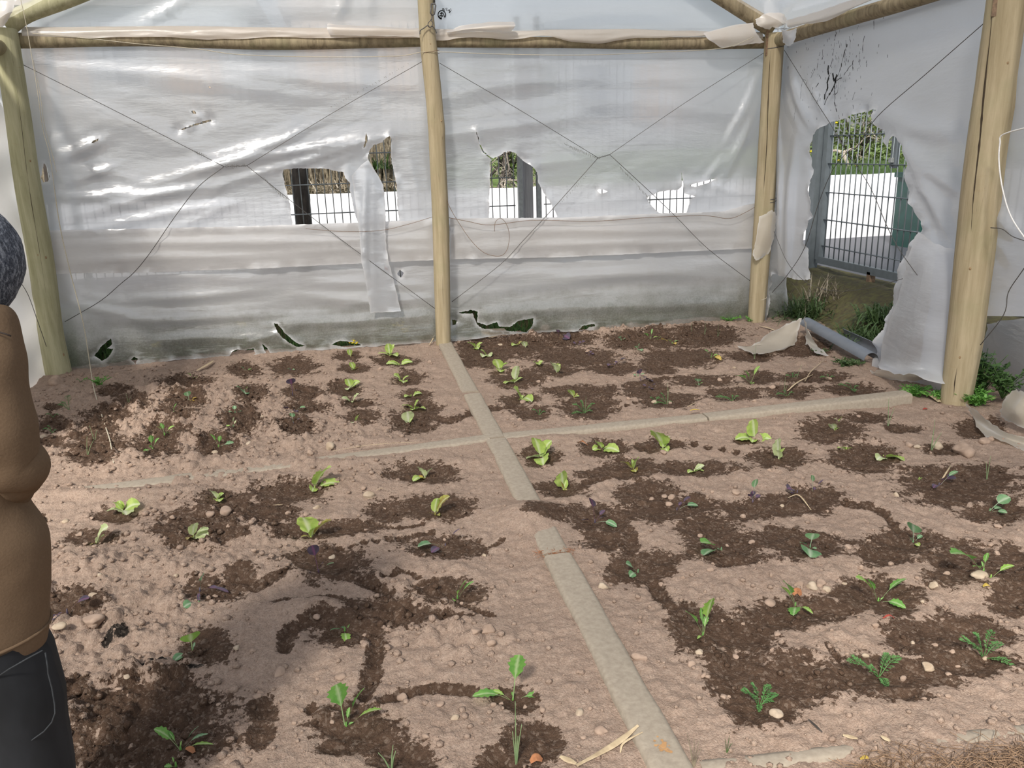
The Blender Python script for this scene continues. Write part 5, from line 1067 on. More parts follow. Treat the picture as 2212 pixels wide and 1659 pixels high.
def plant(k, bx, by, tips, label, wid=1.0):
    """tips: list of (dx,dy[,matkey[,width]]) seen offsets from the base"""
    _pc[0]+=1; nm,mt,wr,pet,arch,kd=KIND[k]; b=gp(bx,by); t=thing(nm,label,'seedling',b,GRP[k])
    for i,tp in enumerate(tips):
        T=tip3(b,bx+tp[0],by+tp[1],dy=.02*((i%3)-1)); L_=np.linalg.norm(T); mk=tp[2] if len(tp)>2 and tp[2] else mt; w_=(tp[3] if len(tp)>3 else 1)*wid*wr*max(L_,.03)
        leaf(t,(RS.uniform(-.004,.004),RS.uniform(-.004,.004),-.006),T,w_,L[mk],_pc[0]*10+i,kd,pet,arch)
    mb=MB(); mb.tube([(0,0,-.02),(0,0,.0),(.001,0,.014)],[.004,.004,.002],6); build(mb,'stem',L[mt],t); return t
def feather(bx, by, tips, label, nm='feathery_seedling'):
    _pc[0]+=1; b=gp(bx,by); t=thing(nm,label,'seedling',b,'feathery seedlings'); rr=np.random.RandomState(_pc[0])
    for i,tp in enumerate(tips):
        T=tip3(b,bx+tp[0],by+tp[1],dy=.015*((i%3)-1)); L_=np.linalg.norm(T); P=spl([(0,0,-.005),T*np.array([.5,.5,.62])+np.array([0,0,.01]),T],6); mb=MB(); mb.tube(P,list(np.linspace(.0016,.0008,len(P))),4)
        n=len(P)
        for j in range(int(n*.30),n):
            u=(j/(n-1)-.3)/.7; q=P[j]; r=L_*.34*(1-.55*u)*(.55+.45*math.sin(u*3))
            for s_ in(-1,1):
                tdir=T/L_; sd_=np.cross(tdir,[0,0,1]); sd_=sd_/(np.linalg.norm(sd_)+1e-6)*s_; dr=sd_*.85+tdir*.55+rr.normal(0,.12,3); dr/=np.linalg.norm(dr)
                mb.tube([q,q+dr*r],[.0009,.0004],3)
                for m_ in range(2):
                    q2=q+dr*r*(.35+.25*m_)
                    for e in(-1,1):
                        d2=dr+e*np.cross(dr,[0,0,1])*.8+rr.normal(0,.15,3); d2/=np.linalg.norm(d2); nn_=np.cross(d2,[0,0,1]); nn_/=np.linalg.norm(nn_)+1e-6; l_=r*.33
                        mb.add([q2-nn_*.001,q2+d2*l_*.5-nn_*.0016,q2+d2*l_,q2+d2*l_*.5+nn_*.0016,q2+nn_*.001],[(0,1,2,3,4)])
        build(mb,'frond',L['carrot'],t)
    return t
def onion(bx, by, tips, label, r=.0028, mt='onion'):
    _pc[0]+=1; b=gp(bx,by); t=thing('onion_seedling',label,'seedling',b,'onion seedlings')
    for i,tp in enumerate(tips):
        T=tip3(b,bx+tp[0],by+tp[1]); P=spl([(0,0,-.01),T*.5+np.array([0,0,.004]),T],5); mb=MB(); mb.tube(P,list(np.linspace(r,r*.35,len(P))),6); build(mb,'leaf',L[mt],t)
    return t
# -- lower right bed, front
plant('G',1518,1372,[(22,-80,'lime',1.15),(-38,-52,None,.9),(10,-45,None,.8),(-12,8,'lime',.6),(-4,-60,'green',.4)],'mustard seedling with one tall bright upright leaf, nearest the long kerb on its right')
plant('G',1718,1308,[(-26,-52),(-34,-42,'lime',.7),(-4,22,None,1.5),(38,18,'lime',.7)],'leaning mustard seedling with leaves above and below, left of the row of stones')
plant('G',1897,1298,[(-48,-50,'lime',.9),(-24,-48,None,.8),(62,-48,None,.8),(60,16,None,1.2),(12,-8,None,.5)],'wide mustard seedling with four long pale stalks fanned out, in the right bed')
plant('G',2124,1234,[(-70,-38,None,1.2),(10,-40,None,.9),(-4,-22,None,.8),(-22,-10,None,.9)],'mustard seedling rising behind a cream stone at the right')
plant('M',2140,1248,[(52,-26,'lime',1)],'single leaning leaf on a thin stalk right of the cream stone')
feather(1640,1525,[(-35,-30),(25,-42),(38,-25),(0,12),(-15,-45),(30,-10)],'dense feathery seedling nearest the long kerb at the bottom right')
feather(1898,1462,[(-62,-32),(22,-48),(45,-42),(18,22),(-20,-20)],'feathery seedling with fronds spread left and right beside an orange stone')
feather(2124,1420,[(-45,-35),(20,-55),(-20,-50),(66,18),(40,-30)],'bushy feathery seedling at the right edge of the bottom bed')
onion(1115,1650,[(-2,-135),(12,-85),(-8,-70),(4,-60)],'onion seedling with one tall leaf in the dark patch at the bottom middle',.0026)
onion(845,1662,[(4,-52),(10,-40),(-28,-36)],'onion seedling with three leaves at the bottom edge')
onion(1570,1625,[(-4,-30),(6,-36),(12,-20)],'tiny green sprout right of the kerb end at the bottom',.0014,'grass')
onion(1498,1655,[(-14,-72),(2,-60),(18,-40),(-6,-40),(12,-55)],'yellowish grass tuft at the bottom end of the long kerb',.0018,'drygrass')
# -- foreground left bed
plant('G',1108,1512,[(14,-98,None,.9),(-88,-8,None,.8),(-50,-20,'lime',.6),(74,-6,None,.8),(-2,-18,None,.8)],'large mustard seedling with one upright leaf and two spread sideways, left of the long kerb')
plant('G',748,1568,[(-22,-90,None,1.15),(40,-82,None,.7),(8,-40,None,1.1),(76,-36,'lime',.7),(16,-8,None,.7)],'large mustard seedling with a broad upright left leaf in the lower left bed')
plant('G',390,1620,[(-58,-45,None,.9),(-30,-42,None,.6),(40,-52,'kale',.35),(60,-35,'kale',.3),(72,-12,'lime',.4),(2,-20,'lime',.6)],'spindly mustard seedling with curved stalks at the bottom left')
plant('G',380,1655,[(-26,2,None,1.2),(-8,-20,None,.5)],'mustard leaf cut off by the bottom edge at left')
plant('G',745,1362,[(-32,0,'kale',1.3),(4,28,'lime',1),(18,-14,None,.8),(-8,-8,'kale',1)],'round-leaved seedling in the curved dark runnel, lower middle left')
plant('G',988,1292,[(20,-38,None,.8),(36,-36,None,.7),(-12,10,'lime',.9),(4,-18,'lime',.6)],'mustard seedling leaning right with a small leaf at its foot, near the middle kerb')
plant('K',417,1405,[(-6,-36,'lime',1.5),(-42,24,'kale',.8),(4,-18,'kale',.6)],'seedling with one bright green round leaf lit from behind in the lower left bed')
plant('K',430,1300,[(-34,12,'kale',1.1),(0,-10,'kale',.4)],'single grey-green oval leaf lying below a purple seedling at left')
plant('P',432,1276,[(8,-36,'kale',.9),(62,4,None,.5),(40,-6,None,.5),(-2,22,None,.3)],'purple seedling with a small grey-green top leaf, second row of the left bed')
plant('P',145,1322,[(48,-30,None,.8),(-40,22,None,.7),(-20,5,None,.5)],'purple seedling sprawled beside the jacket hem of the person')
plant('P',688,1236,[(-14,-58,None,.8),(34,-20,'kale',.6),(-32,6,None,.6),(10,-20)],'purple seedling with a tall thin leaf in the dark patch left of centre')
plant('P',962,1180,[(-60,2,'kale',1.2),(32,-38,None,.35),(-30,14,None,.9)],'purple seedling with one flat grey leaf at left and a thin raised stalk')
plant('R',940,1112,[(32,-40,None,.9),(5,-36,'lettuce',.9),(-14,-4,None,.9),(10,2,None,.8)],'bronze lettuce seedling with a tall curled leaf left of the middle kerb')
plant('L',672,1160,[(-18,-42,None,1.3),(44,-36,'redlet',.9),(-22,0,'redlet',.7),(8,-20)],'lettuce with a bright frilled leaf and a bronze leaf in the left bed')
plant('A',418,1160,[(4,-30,'pale',.9),(34,-16,'pale',1.4),(-14,6,'redlet',.9),(38,-2,'pale')],'curled whitish lettuce seedling in the dark left bed')
plant('A',208,1174,[(26,-36,'pale',1.2),(18,-18,'pale',1),(-14,4,'redlet',.7)],'upright wilted lettuce seedling near the person')
plant('L',265,1103,[(-22,-18),(38,-14,None,1.4),(-36,2,'pale'),(8,10,'pale',1.2),(-8,-22)],'speckled lettuce seedling with wide leaves left of the others by the person')
plant('L',470,1078,[(-16,-18,'pale',1.3),(14,-12,'lettuce',1.3),(4,6)],'speckled lettuce leaf heap above the dark left bed')
plant('L',66,1122,[(14,-8,None,1.4),(18,2)],'lettuce leaf peeping out beside the elbow of the person')
plant('L',680,1054,[(34,-44,None,1.3),(14,-40,None,1),(56,-8,None,.9),(-6,8,None,1),(-8,-10,'pale',.4)],'bright tall lettuce seedling just below the left cross kerb')
plant('A',918,1032,[(-14,-22,'pale',1.1),(16,-20,'pale',1),(-16,0,'yellow',.7),(-26,8,'lettuce',.9)],'lettuce with a white arched stalk left of the kerb crossing, below the cross kerb')
# -- lower right bed, back rows
plant('L',1168,988,[(-14,-42,None,1.0),(24,-36,None,1.0),(-34,6,'pale',.9),(6,18,None,.8),(10,-14)],'star-shaped lettuce seedling just right of the kerb crossing')
plant('L',1300,970,[(-12,-16,None,1.1),(38,6,None,.8),(-20,2),(14,-4)],'lettuce with a long leaf lying to the right, in front of the right cross kerb')
plant('R',1368,1014,[(12,-26,'lettuce',1.2),(-28,-16,'redlet',.8),(-4,-22,'lettuce'),(6,6,'redlet')],'reddish lettuce seedling below the one with the long leaf')
plant('L',1432,968,[(-20,-36,None,1.4),(16,-26,'pale',.8),(10,8,None,.8),(2,-18)],'glossy lettuce seedling in the middle of the row below the right cross kerb')
plant('A',1500,1018,[(22,-12,'pale',1.1),(-14,4,'lettuce',.8),(20,0,'lettuce')],'flat wilting lettuce leaf right of centre in the right bed')
plant('L',1217,1058,[(-4,-38,None,1.1),(-12,-20,'redlet',.8),(4,-24),(8,0,'redlet',.8)],'frilly upright lettuce alone in a dark hollow right of the kerb')
plant('L',1630,950,[(-4,-44,None,.9),(-42,0,None,.9),(38,0,None,1),(26,-8),(-6,6,None,.8)],'largest lettuce seedling with three spread leaves below the right cross kerb')
plant('A',1682,992,[(-2,-44,'pale',.9),(14,-24,'lettuce',1),(12,-6,'lettuce'),(-4,-20)],'upright pale lettuce with a drooping tip below the largest one')
plant('L',1812,910,[(8,-10,None,.8),(-10,-6,'pale',.6)],'tiny yellowish lettuce nearest the cross kerb end')
plant('L',1803,928,[(-10,-12,'pale',1),(10,-4,None,1),(4,-8)],'tiny lettuce in the dark patch below the cross kerb end')
plant('L',1828,970,[(-18,-2,None,.7),(14,-2,None,.8)],'flat lettuce leaf lying on dry soil at the right')
plant('L',1908,988,[(-14,6,'pale',.9),(46,8,None,1),(20,-6),(34,0)],'lettuce lying over to the right in the dark patch at right')
plant('L',1985,1036,[(8,-4,None,.7)],'bright leaf scrap in the dark patch left of a purple seedling')
onion(1918,920,[(2,-60),(14,-40)],'onion seedling right of the cross kerb end',.0022)
onion(2012,972,[(8,-66),(22,-38),(2,-30)],'onion seedling with an ochre stone at its foot',.0024)
onion(2132,1035,[(-2,-38),(8,-50)],'onion seedling at the far right of the purple row',.002)
plant('P',1285,1128,[(-10,-52,None,.7),(22,-26,None,.7),(48,10,'kale',.6),(-28,-4,None,.7),(20,-12,None,.4)],'purple seedling with one raised leaf, first right of the long kerb')
plant('P',1462,1102,[(30,-28,None,.9),(46,-10,'kale',.7),(10,-18,None,.7)],'purple seedling drooping to the right, second from the long kerb')
plant('P',1626,1085,[(8,-50,'kale',.6),(0,-25,None,1),(16,-16,None,.9),(-6,-18)],'purple seedling standing upright with an oval top leaf')
plant('P',1722,1064,[(-22,-8,None,1.6),(-8,-6,None,1.2),(-12,2,None,.9)],'small very dark crumpled purple seedling beside the straw')
plant('P',1757,1066,[(-2,-40,'kale',.4),(22,-30,None,.3),(2,-14)],'thin grey purple seedling just right of the crumpled one')
plant('P',2028,1048,[(42,-30,'kale',.6),(-12,6,None,.8),(36,-18,None,.7),(14,-16)],'purple seedling with grey stalks at the far right')
mb=MB(); b=gp(2036,1034); b2_=gp(2052,1018)+np.array([0,0,.03]); mb.tube([b-b,b2_-b],.004,6); o=build(mb,'straw_piece',M['straw']); o.location=tuple(b); tag(o,'short white straw piece leaning on the purple seedling at the far right','straw')
plant('K',1378,1236,[(-26,-18,None,.9),(-18,10,None,.9),(-10,-6,'green',.7)],'small pale-stalked cabbage seedling in a round dark patch right of the kerb')
plant('K',1558,1188,[(-44,-16,'green',1.1),(-38,12,'kale',1.1),(-8,-2)],'cabbage seedling lying to the left with two round leaves')
plant('K',1750,1182,[(8,-30,'kale',1.4),(-22,-10,None,.8),(0,22,'kale',1.4),(14,4,None,.6)],'cabbage seedling with round leaves above and below in the right bed')
plant('K',1972,1172,[(0,-40,'kale',1.2),(-8,-12,None,1),(20,-16,None,.5),(14,8,'lettuce',.7)],'cabbage seedling with one upright pale round leaf on a white stalk')
plant('K',2138,1104,[(44,-30,'kale',1),(38,4,None,.7),(24,-8)],'cabbage seedling lying to the right at the right edge')
# -- back right bed
plant('L',1028,752,[(-18,-12),(14,-12,None,.9),(6,2)],'first small lettuce beside the middle post foot, right of the kerb')
plant('A',1050,768,[(-12,-12,'lettuce'),(10,2,'pale',1.2),(-8,4)],'pale drooping lettuce second from the middle post, right of the kerb')
plant('L',1078,800,[(-8,-24,None,1.2),(20,-16,None,1.1),(2,4)],'lettuce with three pointed leaves third from the middle post')
plant('A',1112,826,[(6,-36,'pale',.7),(-22,4,'lettuce',1.2),(18,-10,'lettuce')],'lettuce with a tall pale stalked leaf right of the kerb')
plant('L',1125,862,[(-16,-24,None,1.5),(24,6,None,1),(6,-8)],'bright lettuce nearest the cross kerb, right of the middle kerb')
plant('R',1118,745,[(-12,2,'lettuce'),(10,-8,'redlet')],'bronze-tipped lettuce in the back row right of the post')
plant('A',1135,750,[(-6,-12,'pale',1.3),(8,-6,'pale',1.2)],'whitish wilted lettuce in the back row right of the post')
plant('L',1163,786,[(-10,-4),(10,-6),(2,2)],'small flat lettuce among clods in the back right bed')
plant('A',1202,806,[(-10,-22,'pale',1.6),(8,-20,'lettuce',1.4)],'upright cupped pale lettuce in the back right bed')
plant('R',1240,858,[(-14,-16,'lettuce'),(8,-8,'redlet',1),(12,-2,'lettuce',.8)],'wilted lettuce just above a feathery seedling')
feather(1262,892,[(-24,-18),(22,-20),(-8,-26),(18,-4),(-26,2)],'feathery seedling below the wilted lettuce, back right bed'); onion(1264,890,[(2,-34),(-6,-24)],'onion stalks rising through a feathery seedling',.0014)
feather(1165,896,[(-14,-10),(14,-6),(2,-10)],'small feathery seedling nearest the kerb crossing')
for x,y,tp,l in [(1208,728,[(-4,-16),(14,-4),(22,4)],'dark purple seedling at the very back, nearest the middle'),(1250,745,[(-12,-4),(14,-8),(4,-8)],'flat dark purple seedling second from the back'),(1272,768,[(-8,-6),(12,-4),(6,-10)],'dark purple seedling in the back right bed, third of its row'),
    (1328,788,[(24,-14),(-14,2),(4,-8)],'purple seedling with one raised grey leaf to the right'),(1384,822,[(-2,-24),(14,-8),(26,2)],'purple seedling with one upright leaf in the back right bed'),(1402,838,[(14,-8),(-14,-6),(6,2)],'sprawling purple seedling beside the feathery row')]: plant('P',x,y,tp,l,1.3)
for x,y,tp,l in [(1342,735,[(-4,-8),(10,-4)],'small round-leaved seedling at the back of the right bed'),(1378,756,[(-6,-8),(4,-14),(8,2)],'thin cabbage seedling below the small round-leaved one')]: plant('K',x,y,tp,l)
plant('G',1405,732,[(-14,-12),(18,-4,'lime'),(4,-22,None,.5)],'tall thin mustard seedling at the back of the right bed')
plant('G',1420,735,[(8,-8,'lime'),(22,2,'yellow',.9)],'mustard seedling with one yellow leaf in the back row'); plant('G',1452,742,[(-10,-8,'lime'),(8,2,'yellow',1.2),(14,-6)],'mustard seedling with a pale yellow leaf right of the other')
plant('G',1536,772,[(-14,-16,None,1),(16,-6,'lime',1.1),(22,6,'yellow',.9),(4,-10)],'bright mustard seedling with a white-yellow lower leaf in the back right bed')
plant('K',1378,812,[(14,-4),(-10,-2)],'flat dark green cabbage seedling in the back right bed'); plant('K',1510,832,[(-4,-14,'kale',1.4),(8,-6,'green'),(-8,-2,'green')],'small cabbage seedling in a dark hollow, middle of the back right bed')
plant('G',1622,828,[(-34,-16,'green',1),(-14,-28,'green',.9),(20,-38,'lime',.8),(6,4,'lime',.7)],'tall mustard seedling with stalked leaves in the back right bed')
for x,y,tp,l in [(1522,722,[(2,-24),(4,-14)],'onion seedling first of three at the back right'),(1550,728,[(2,-28),(6,-12)],'onion seedling second of three at the back right'),(1494,716,[(0,-20)],'faint onion seedling third of three at the back right'),(1630,776,[(4,-44),(-4,-20)],'onion seedling beside the beige film ridge'),
   (1442,874,[(0,-48),(3,-36)],'upright dry onion stalk in the feathery row'),(1693,852,[(4,-38),(8,-20)],'onion seedling right of the tall mustard seedling'),(1720,818,[(12,-30)],'slanting onion leaf above the straw')]: onion(x,y,tp,l,.0016)
for x,y,tp,l in [(1440,872,[(-22,-12),(-12,-22),(12,-4),(-26,0)],'feathery seedling round an upright dry stalk'),(1582,866,[(-18,-6),(14,-10),(0,-12),(-34,-8)],'feathery seedling below the mustard in the back right bed'),(1700,856,[(-22,-4),(14,-8),(-8,-12)],'feathery seedling crossed by straw'),
   (1712,818,[(-14,-6),(12,-8),(0,-12)],'feathery seedling behind the straw'),(1842,842,[(-30,-10),(-14,-14),(12,-8),(4,4)],'feathery seedling at the right end of the back bed'),(1790,818,[(-18,-2),(12,-4),(-4,-8)],'low feathery seedling behind the last one of the row'),(1415,868,[(-10,-8),(8,-6)],'dark feathery seedling beside the purple one')]: feather(x,y,tp,l)
# -- back left bed
plant('L',842,768,[(-4,-26,None,.8),(10,-24,None,.8),(-26,-4,None,.7),(16,2)],'tall yellowish lettuce at the back, first left of the middle post')
plant('L',862,788,[(-28,-2,None,.8),(30,-6,None,.7),(-14,-6)],'flat lettuce with leaves spread both ways, left of the middle post')
plant('L',868,824,[(-18,-14,None,1.2),(16,-12,None,.8),(4,4)],'lettuce third from the back beside the kerb'); plant('L',888,856,[(-14,2),(24,-6,None,1)],'two-leaf lettuce in a small dark hollow left of the kerb')
plant('L',895,884,[(-28,-8,None,.6),(10,-20,None,1.2),(24,0,None,.9),(-4,2)],'bright spreading lettuce left of the kerb, second from the crossing'); plant('A',882,915,[(-2,-26,'pale',1.3),(10,-12,'lettuce',1.2),(-8,-6)],'cupped lettuce in the dark hollow nearest the crossing, left of the kerb')
plant('R',758,770,[(-4,-16,'lettuce'),(4,-12,'redlet')],'small bronze lettuce below the yellow flowers'); plant('L',765,798,[(-8,-16),(10,-4,'yellow',.8),(-4,0)],'yellowing lettuce second from the back in the left bed')
plant('A',756,838,[(-6,-20,'lettuce',1.2),(22,-14,'lettuce'),(-4,4,'pale')],'lettuce with a lifted leaf, third in the second row left'); plant('A',760,870,[(-22,-10,'pale'),(16,-20,'pale',.9),(4,-4)],'wilted whitish lettuce fourth in the second row left'); plant('R',768,912,[(8,-16,'lettuce'),(-6,4,'pale'),(12,-6,'redlet')],'small bronze lettuce at the front of the second row left')
for x,y,tp,l in [(627,800,[(-6,-4,'kale',1.4),(10,-2,'kale')],'grey-green seedling at the back of the third row left'),(632,850,[(-4,-32,None,1.1),(10,-8)],'purple seedling with a raised round leaf in the third row left'),(636,888,[(-26,-6),(24,-8,'kale'),(4,2)],'flat purple seedling in the third row left'),(634,916,[(-4,-24,'kale',.9),(14,-12)],'purple seedling in the round dark hollow of the third row left')]: plant('P',x,y,tp,l,1.2)
for x,y,tp,l in [(530,802,[(-10,-10),(14,-4,'green')],'small cabbage seedling at the back of the fourth row left'),(528,845,[(-18,-10,'kale',1.2),(8,-10,'green',1.2),(2,6)],'cabbage seedling with two round leaves, fourth row left'),(508,892,[(-14,-2,'kale',1.3),(14,-4,'kale'),(-2,-16)],'bluish cabbage seedling in a long dark hollow, fourth row left'),(504,922,[(2,-22,'pale',.4),(-16,-2,'lime',.6),(6,-14,'pale',.4)],'spindly white-stalked seedling in the fourth row left')]: plant('K',x,y,tp,l)
plant('G',472,965,[(-20,-28,None,1),(4,-24),(38,-6,'kale',1),(4,-2,'lime')],'wide mustard seedling nearest the left cross kerb')
plant('M',418,818,[(-14,-12,'lime',1.3),(14,-4,'lime',1.3),(2,-4,'lime')],'yellow-green seedling at the back of the fifth row left'); plant('K',408,866,[(-4,-20,'kale',1.2),(-12,-4,'green'),(10,0,'yellow',1)],'cabbage seedling with a fallen yellow leaf, fifth row left')
plant('M',372,900,[(10,-28,'green',1),(0,6,'lime',.9),(4,-12,'lime')],'upright folded green seedling, fifth row left'); plant('G',355,938,[(-18,-18,'lime',.9),(22,-18,'lime',.9),(14,-4),(-8,-24)],'mustard seedling with two arched leaves, fifth row left'); plant('G',330,972,[(-4,-32,None,.9),(14,-26,'green'),(-20,4,'green',1.2),(-8,-10)],'mustard seedling nearest the cross kerb in the fifth row left')
onion(278,872,[(-6,-22),(4,-14)],'onion seedling in the sixth row left, at the back',.0016); onion(205,955,[(-12,-36),(4,-26)],'onion seedling beside the jute string end',.002); onion(188,985,[(0,-42),(14,-34)],'onion seedling left of the jute string end',.002); onion(315,832,[(-6,-20),(8,-14)],'dry thin onion stalk at the back left',.0014,'drygrass')
for x,y,tp,l in [(150,885,[(-4,-30),(-26,-10),(-18,-16)],'feathery seedling by the person, tallest of its row'),(175,826,[(-10,-6),(10,-4)],'low feathery seedling at the foot of the left post'),(115,935,[(-12,-14),(-22,-8),(8,-6)],'feathery seedling beside the jacket of the person'),(115,900,[(-16,-4),(12,-4)],'faint feathery seedling between the person and the left post')]: feather(x,y,tp,l)

# ------------------------------------------------------------------ straw, fallen leaves, scraps
def strip_thing(name, pts, w_, mat, label, cat='straw', flat=True, cur=.3):
    P=[gp(x,y,l) for x,y,l in pts]; o_=P[0]; S=spl([p-o_ for p in P],6); mb=MB(); n=len(S)
    rows=[]
    for i,p in enumerate(S):
        t=S[min(i+1,n-1)]-S[max(i-1,0)]; s=np.cross(t,[0,0,1]); s/=np.linalg.norm(s)+1e-9; u=i/(n-1); h=w_/2*(.35+.65*math.sin(max(.08,min(.95,u))*math.pi)); rows.append([p-s*h,p-s*h*.4+[0,0,h*cur],p+[0,0,h*cur*.4],p+s*h*.4+[0,0,h*cur],p+s*h])
    mb.grid(rows); o=build(mb,name,mat); o.location=tuple(o_); tag(o,label,cat); return o
strip_thing('dry_leaf_blade',[(1245,1659,.008),(1300,1632,.012),(1330,1615,.014),(1355,1600,.02),(1378,1586,.03)],.020,M['straw'],'long curled dry leaf blade beside the kerb at the bottom','dry leaf')
strip_thing('dry_leaf_blade',[(1340,1630,.006),(1345,1615,.012),(1365,1606,.02),(1388,1598,.026)],.007,M['straw'],'narrow forked piece of dry blade touching the long kerb','dry leaf')
strip_thing('dry_leaf_blade',[(1210,1640,.01),(1245,1655,.008)],.02,M['straw'],'short grey dry stub left of the long curled blade','dry leaf')
strip_thing('straw_piece',[(1702,1080,.012),(1725,1078,.02),(1752,1105,.008)],.008,M['straw'],'bent straw stalk below the crumpled purple seedling')
strip_thing('straw_piece',[(1700,848,.01),(1722,832,.02),(1755,815,.02)],.012,M['straw'],'dry stalk lying across the feathery row at the back right')
strip_thing('straw_piece',[(1738,830,.02),(1752,810,.03),(1778,784,.02)],.006,M['straw'],'thin straw stalk pointing to the gutter')
strip_thing('straw_piece',[(1485,880,.004),(1492,878,.01),(1505,870,.004)],.006,M['straw'],'tiny curled stalk behind the right cross kerb')
strip_thing('straw_piece',[(720,985,.03),(790,975,.035),(850,968,.03),(905,962,.02)],.006,M['straw'],'long straw lying along the left cross kerb')
strip_thing('straw_piece',[(590,1095,.01),(611,1094,.01)],.006,M['straw'],'short pale straw in the dark left bed')
strip_thing('straw_piece',[(812,1066,.015),(825,1062,.02),(838,1064,.01)],.005,M['straw'],'pale crossed straw beside the tan round stone')
strip_thing('wood_chip',[(927,750,.02),(935,740,.03),(942,728,.05)],.010,M['straw'],'pale splinter leaning at the foot of the middle post','wood chip')
strip_thing('wood_chip',[(1820,1594,.01),(1852,1602,.01)],.016,M['straw'],'tan wood chip near the bottom right kerb, left of two','wood chip')
strip_thing('wood_chip',[(1903,1596,.01),(1922,1608,.01)],.016,M['straw'],'tan wood chip near the bottom right kerb, right of two','wood chip')
strip_thing('wood_chip',[(1746,1560,.01),(1776,1588,.01)],.008,M['bark'],'dark thin stick lying below the feathery seedlings','wood chip')
strip_thing('wood_chip',[(690,800,.01),(450,0,0)][:1]+[(700,795,.01)],.006,M['straw'],'small splinter in the back left bed','wood chip') if 0 else None
strip_thing('dry_leaf_blade',[(425,806,.02),(448,796,.03),(462,784,.02)],.03,M['straw'],'pinkish dry leaf strip at the back of the left bed','dry leaf')
strip_thing('dry_leaf_blade',[(1986,848,.01),(2010,858,.02),(2030,872,.01)],.05,M['straw'],'curled dry leaf on the soil left of the thick post','dry leaf')
strip_thing('dry_leaf_blade',[(2110,875,.02),(2150,868,.03),(2190,856,.02)],.02,M['straw'],'dry reed piece at the foot of the weeds right of the thick post','dry leaf')
strip_thing('dry_leaf_blade',[(1760,640,.0),(1,1,0)][:0]+[(1640,706,.01),(1660,712,.015),(1678,718,.01)],.02,M['straw'],'dry blade at the foot of the right corner post','dry leaf')
strip_thing('yellow_leaf',[(1490,898,.034),(1500,897,.038),(1511,897,.034)],.02,L['yellow'],'small yellow leaf lying on the right cross kerb','leaf')
strip_thing('yellow_leaf',[(2122,1272,.01),(2130,1270,.015),(2138,1272,.01)],.018,L['yellow'],'small orange-yellow leaf in front of the cream stone','leaf')
strip_thing('yellow_leaf',[(1857,1646,.01),(1868,1645,.015),(1876,1644,.01)],.014,L['yellow'],'small yellow leaf in the brown straw at the bottom right','leaf')
strip_thing('yellow_leaf',[(416,867,.01),(420,864,.015),(424,862,.01)],.03,L['yellow'],'orange yellow petal by the cabbage seedling at left','leaf')
strip_thing('red_scrap',[(1906,1340,.008),(1920,1336,.014),(1932,1340,.008)],.010,M['red'],'red dried scrap in the dark soil of the right bed','scrap')
strip_thing('red_scrap',[(1994,887,.006),(1998,885,.01),(2003,886,.006)],.016,M['red'],'tiny red scrap near the thick post','scrap')
M['brownleaf']=simple('brown_dead_leaf',(.38,.16,.07),.8,.3,40)
strip_thing('dead_leaf',[(1145,1650,.006),(1158,1648,.02),(1172,1646,.006)],.03,M['brownleaf'],'curled brown dead leaf at the bottom, right of the onion','dead leaf')
strip_thing('dead_leaf',[(402,1620,.006),(412,1624,.012),(420,1630,.006)],.02,M['brownleaf'],'rusty dead leaf below the spindly mustard seedling','dead leaf')
strip_thing('dead_leaf',[(1712,1288,.006),(1722,1284,.02),(1730,1290,.006)],.03,M['brownleaf'],'round brown curled leaf beside the leaning mustard seedling','dead leaf')
strip_thing('dead_leaf',[(1248,960,.006),(1258,958,.015),(1270,964,.006)],.02,M['brownleaf'],'small rusty leaf left of the long-leaved lettuce','dead leaf')
# white bulb-like shell
p=gp(1512,1408); 
# matted roots in the bottom right corner
rr=np.random.RandomState(14); mb=MB()
for i in range(900):
    px=2260-400*rr.rand()**1.4; py=1659-abs(rr.normal(0,1))*(12+ (px-1860)*.10)+rr.uniform(-6,70); p=at_z(px,min(py,1740),.01+rr.rand()*.02)
    if py<1600-(px-1860)*.07+28: continue
    a=rr.uniform(0,6.28); l_=rr.uniform(.03,.11); e=p+np.array([math.cos(a)*l_,math.sin(a)*l_*.6,rr.uniform(0,.02)]); m_=(p+e)/2+rr.normal(0,.008,3); mb.tube([p,m_,e],.0009,3)
M['root']=simple('brown_roots',(.30,.195,.12),.9,.4,60)
tag(build(mb,'matted_roots',M['root']),'matted brown roots and straw in the bottom right corner','roots',kind='stuff')
mb=MB()
for i in range(120):
    px=rr.uniform(1160,1240); py=1200+rr.normal(0,4)+ (1200-px)*.05; p=gp(px,py,.012); a=rr.uniform(0,6.28); l_=rr.uniform(.01,.03); mb.tube([p,p+np.array([math.cos(a)*l_,math.sin(a)*l_,.004])],.0007,3)
tag(build(mb,'dry_pine_needles',M['brownleaf']),'small heap of rusty dry needles across the kerb joint','needles',kind='stuff')

# ------------------------------------------------------------------ roof film over the house (sunlight comes through it)
M['roof']=film_mat('roof_film',0.66,col=(.84,.85,.88),dirt_amt=0.05,gloss=0.05,blur=0.0)
ZR=ZT+ (XR-XM)*0.60
for sx,nm in ((XL-.12,'left'),(XR+.12,'right')):
    rows=[]
    for i in range(60):
        y=YB+.16-(YB+1.4)*i/59; row=[]
        for j in range(24):
            u=j/23; x=sx+(XM-sx)*u; row.append((x,y,ZT+.05+(ZR-ZT)*u+.02*float(fbm(x*1.5,y*1.5,7,3))-.03*math.sin(u*math.pi)))
        rows.append(row)
    mb=MB(); mb.grid(rows); o=build(mb,'roof_sheet',M['roof']); tag(o,'clear roof film sloping up from the %s eaves to the ridge'%nm,'plastic sheet')

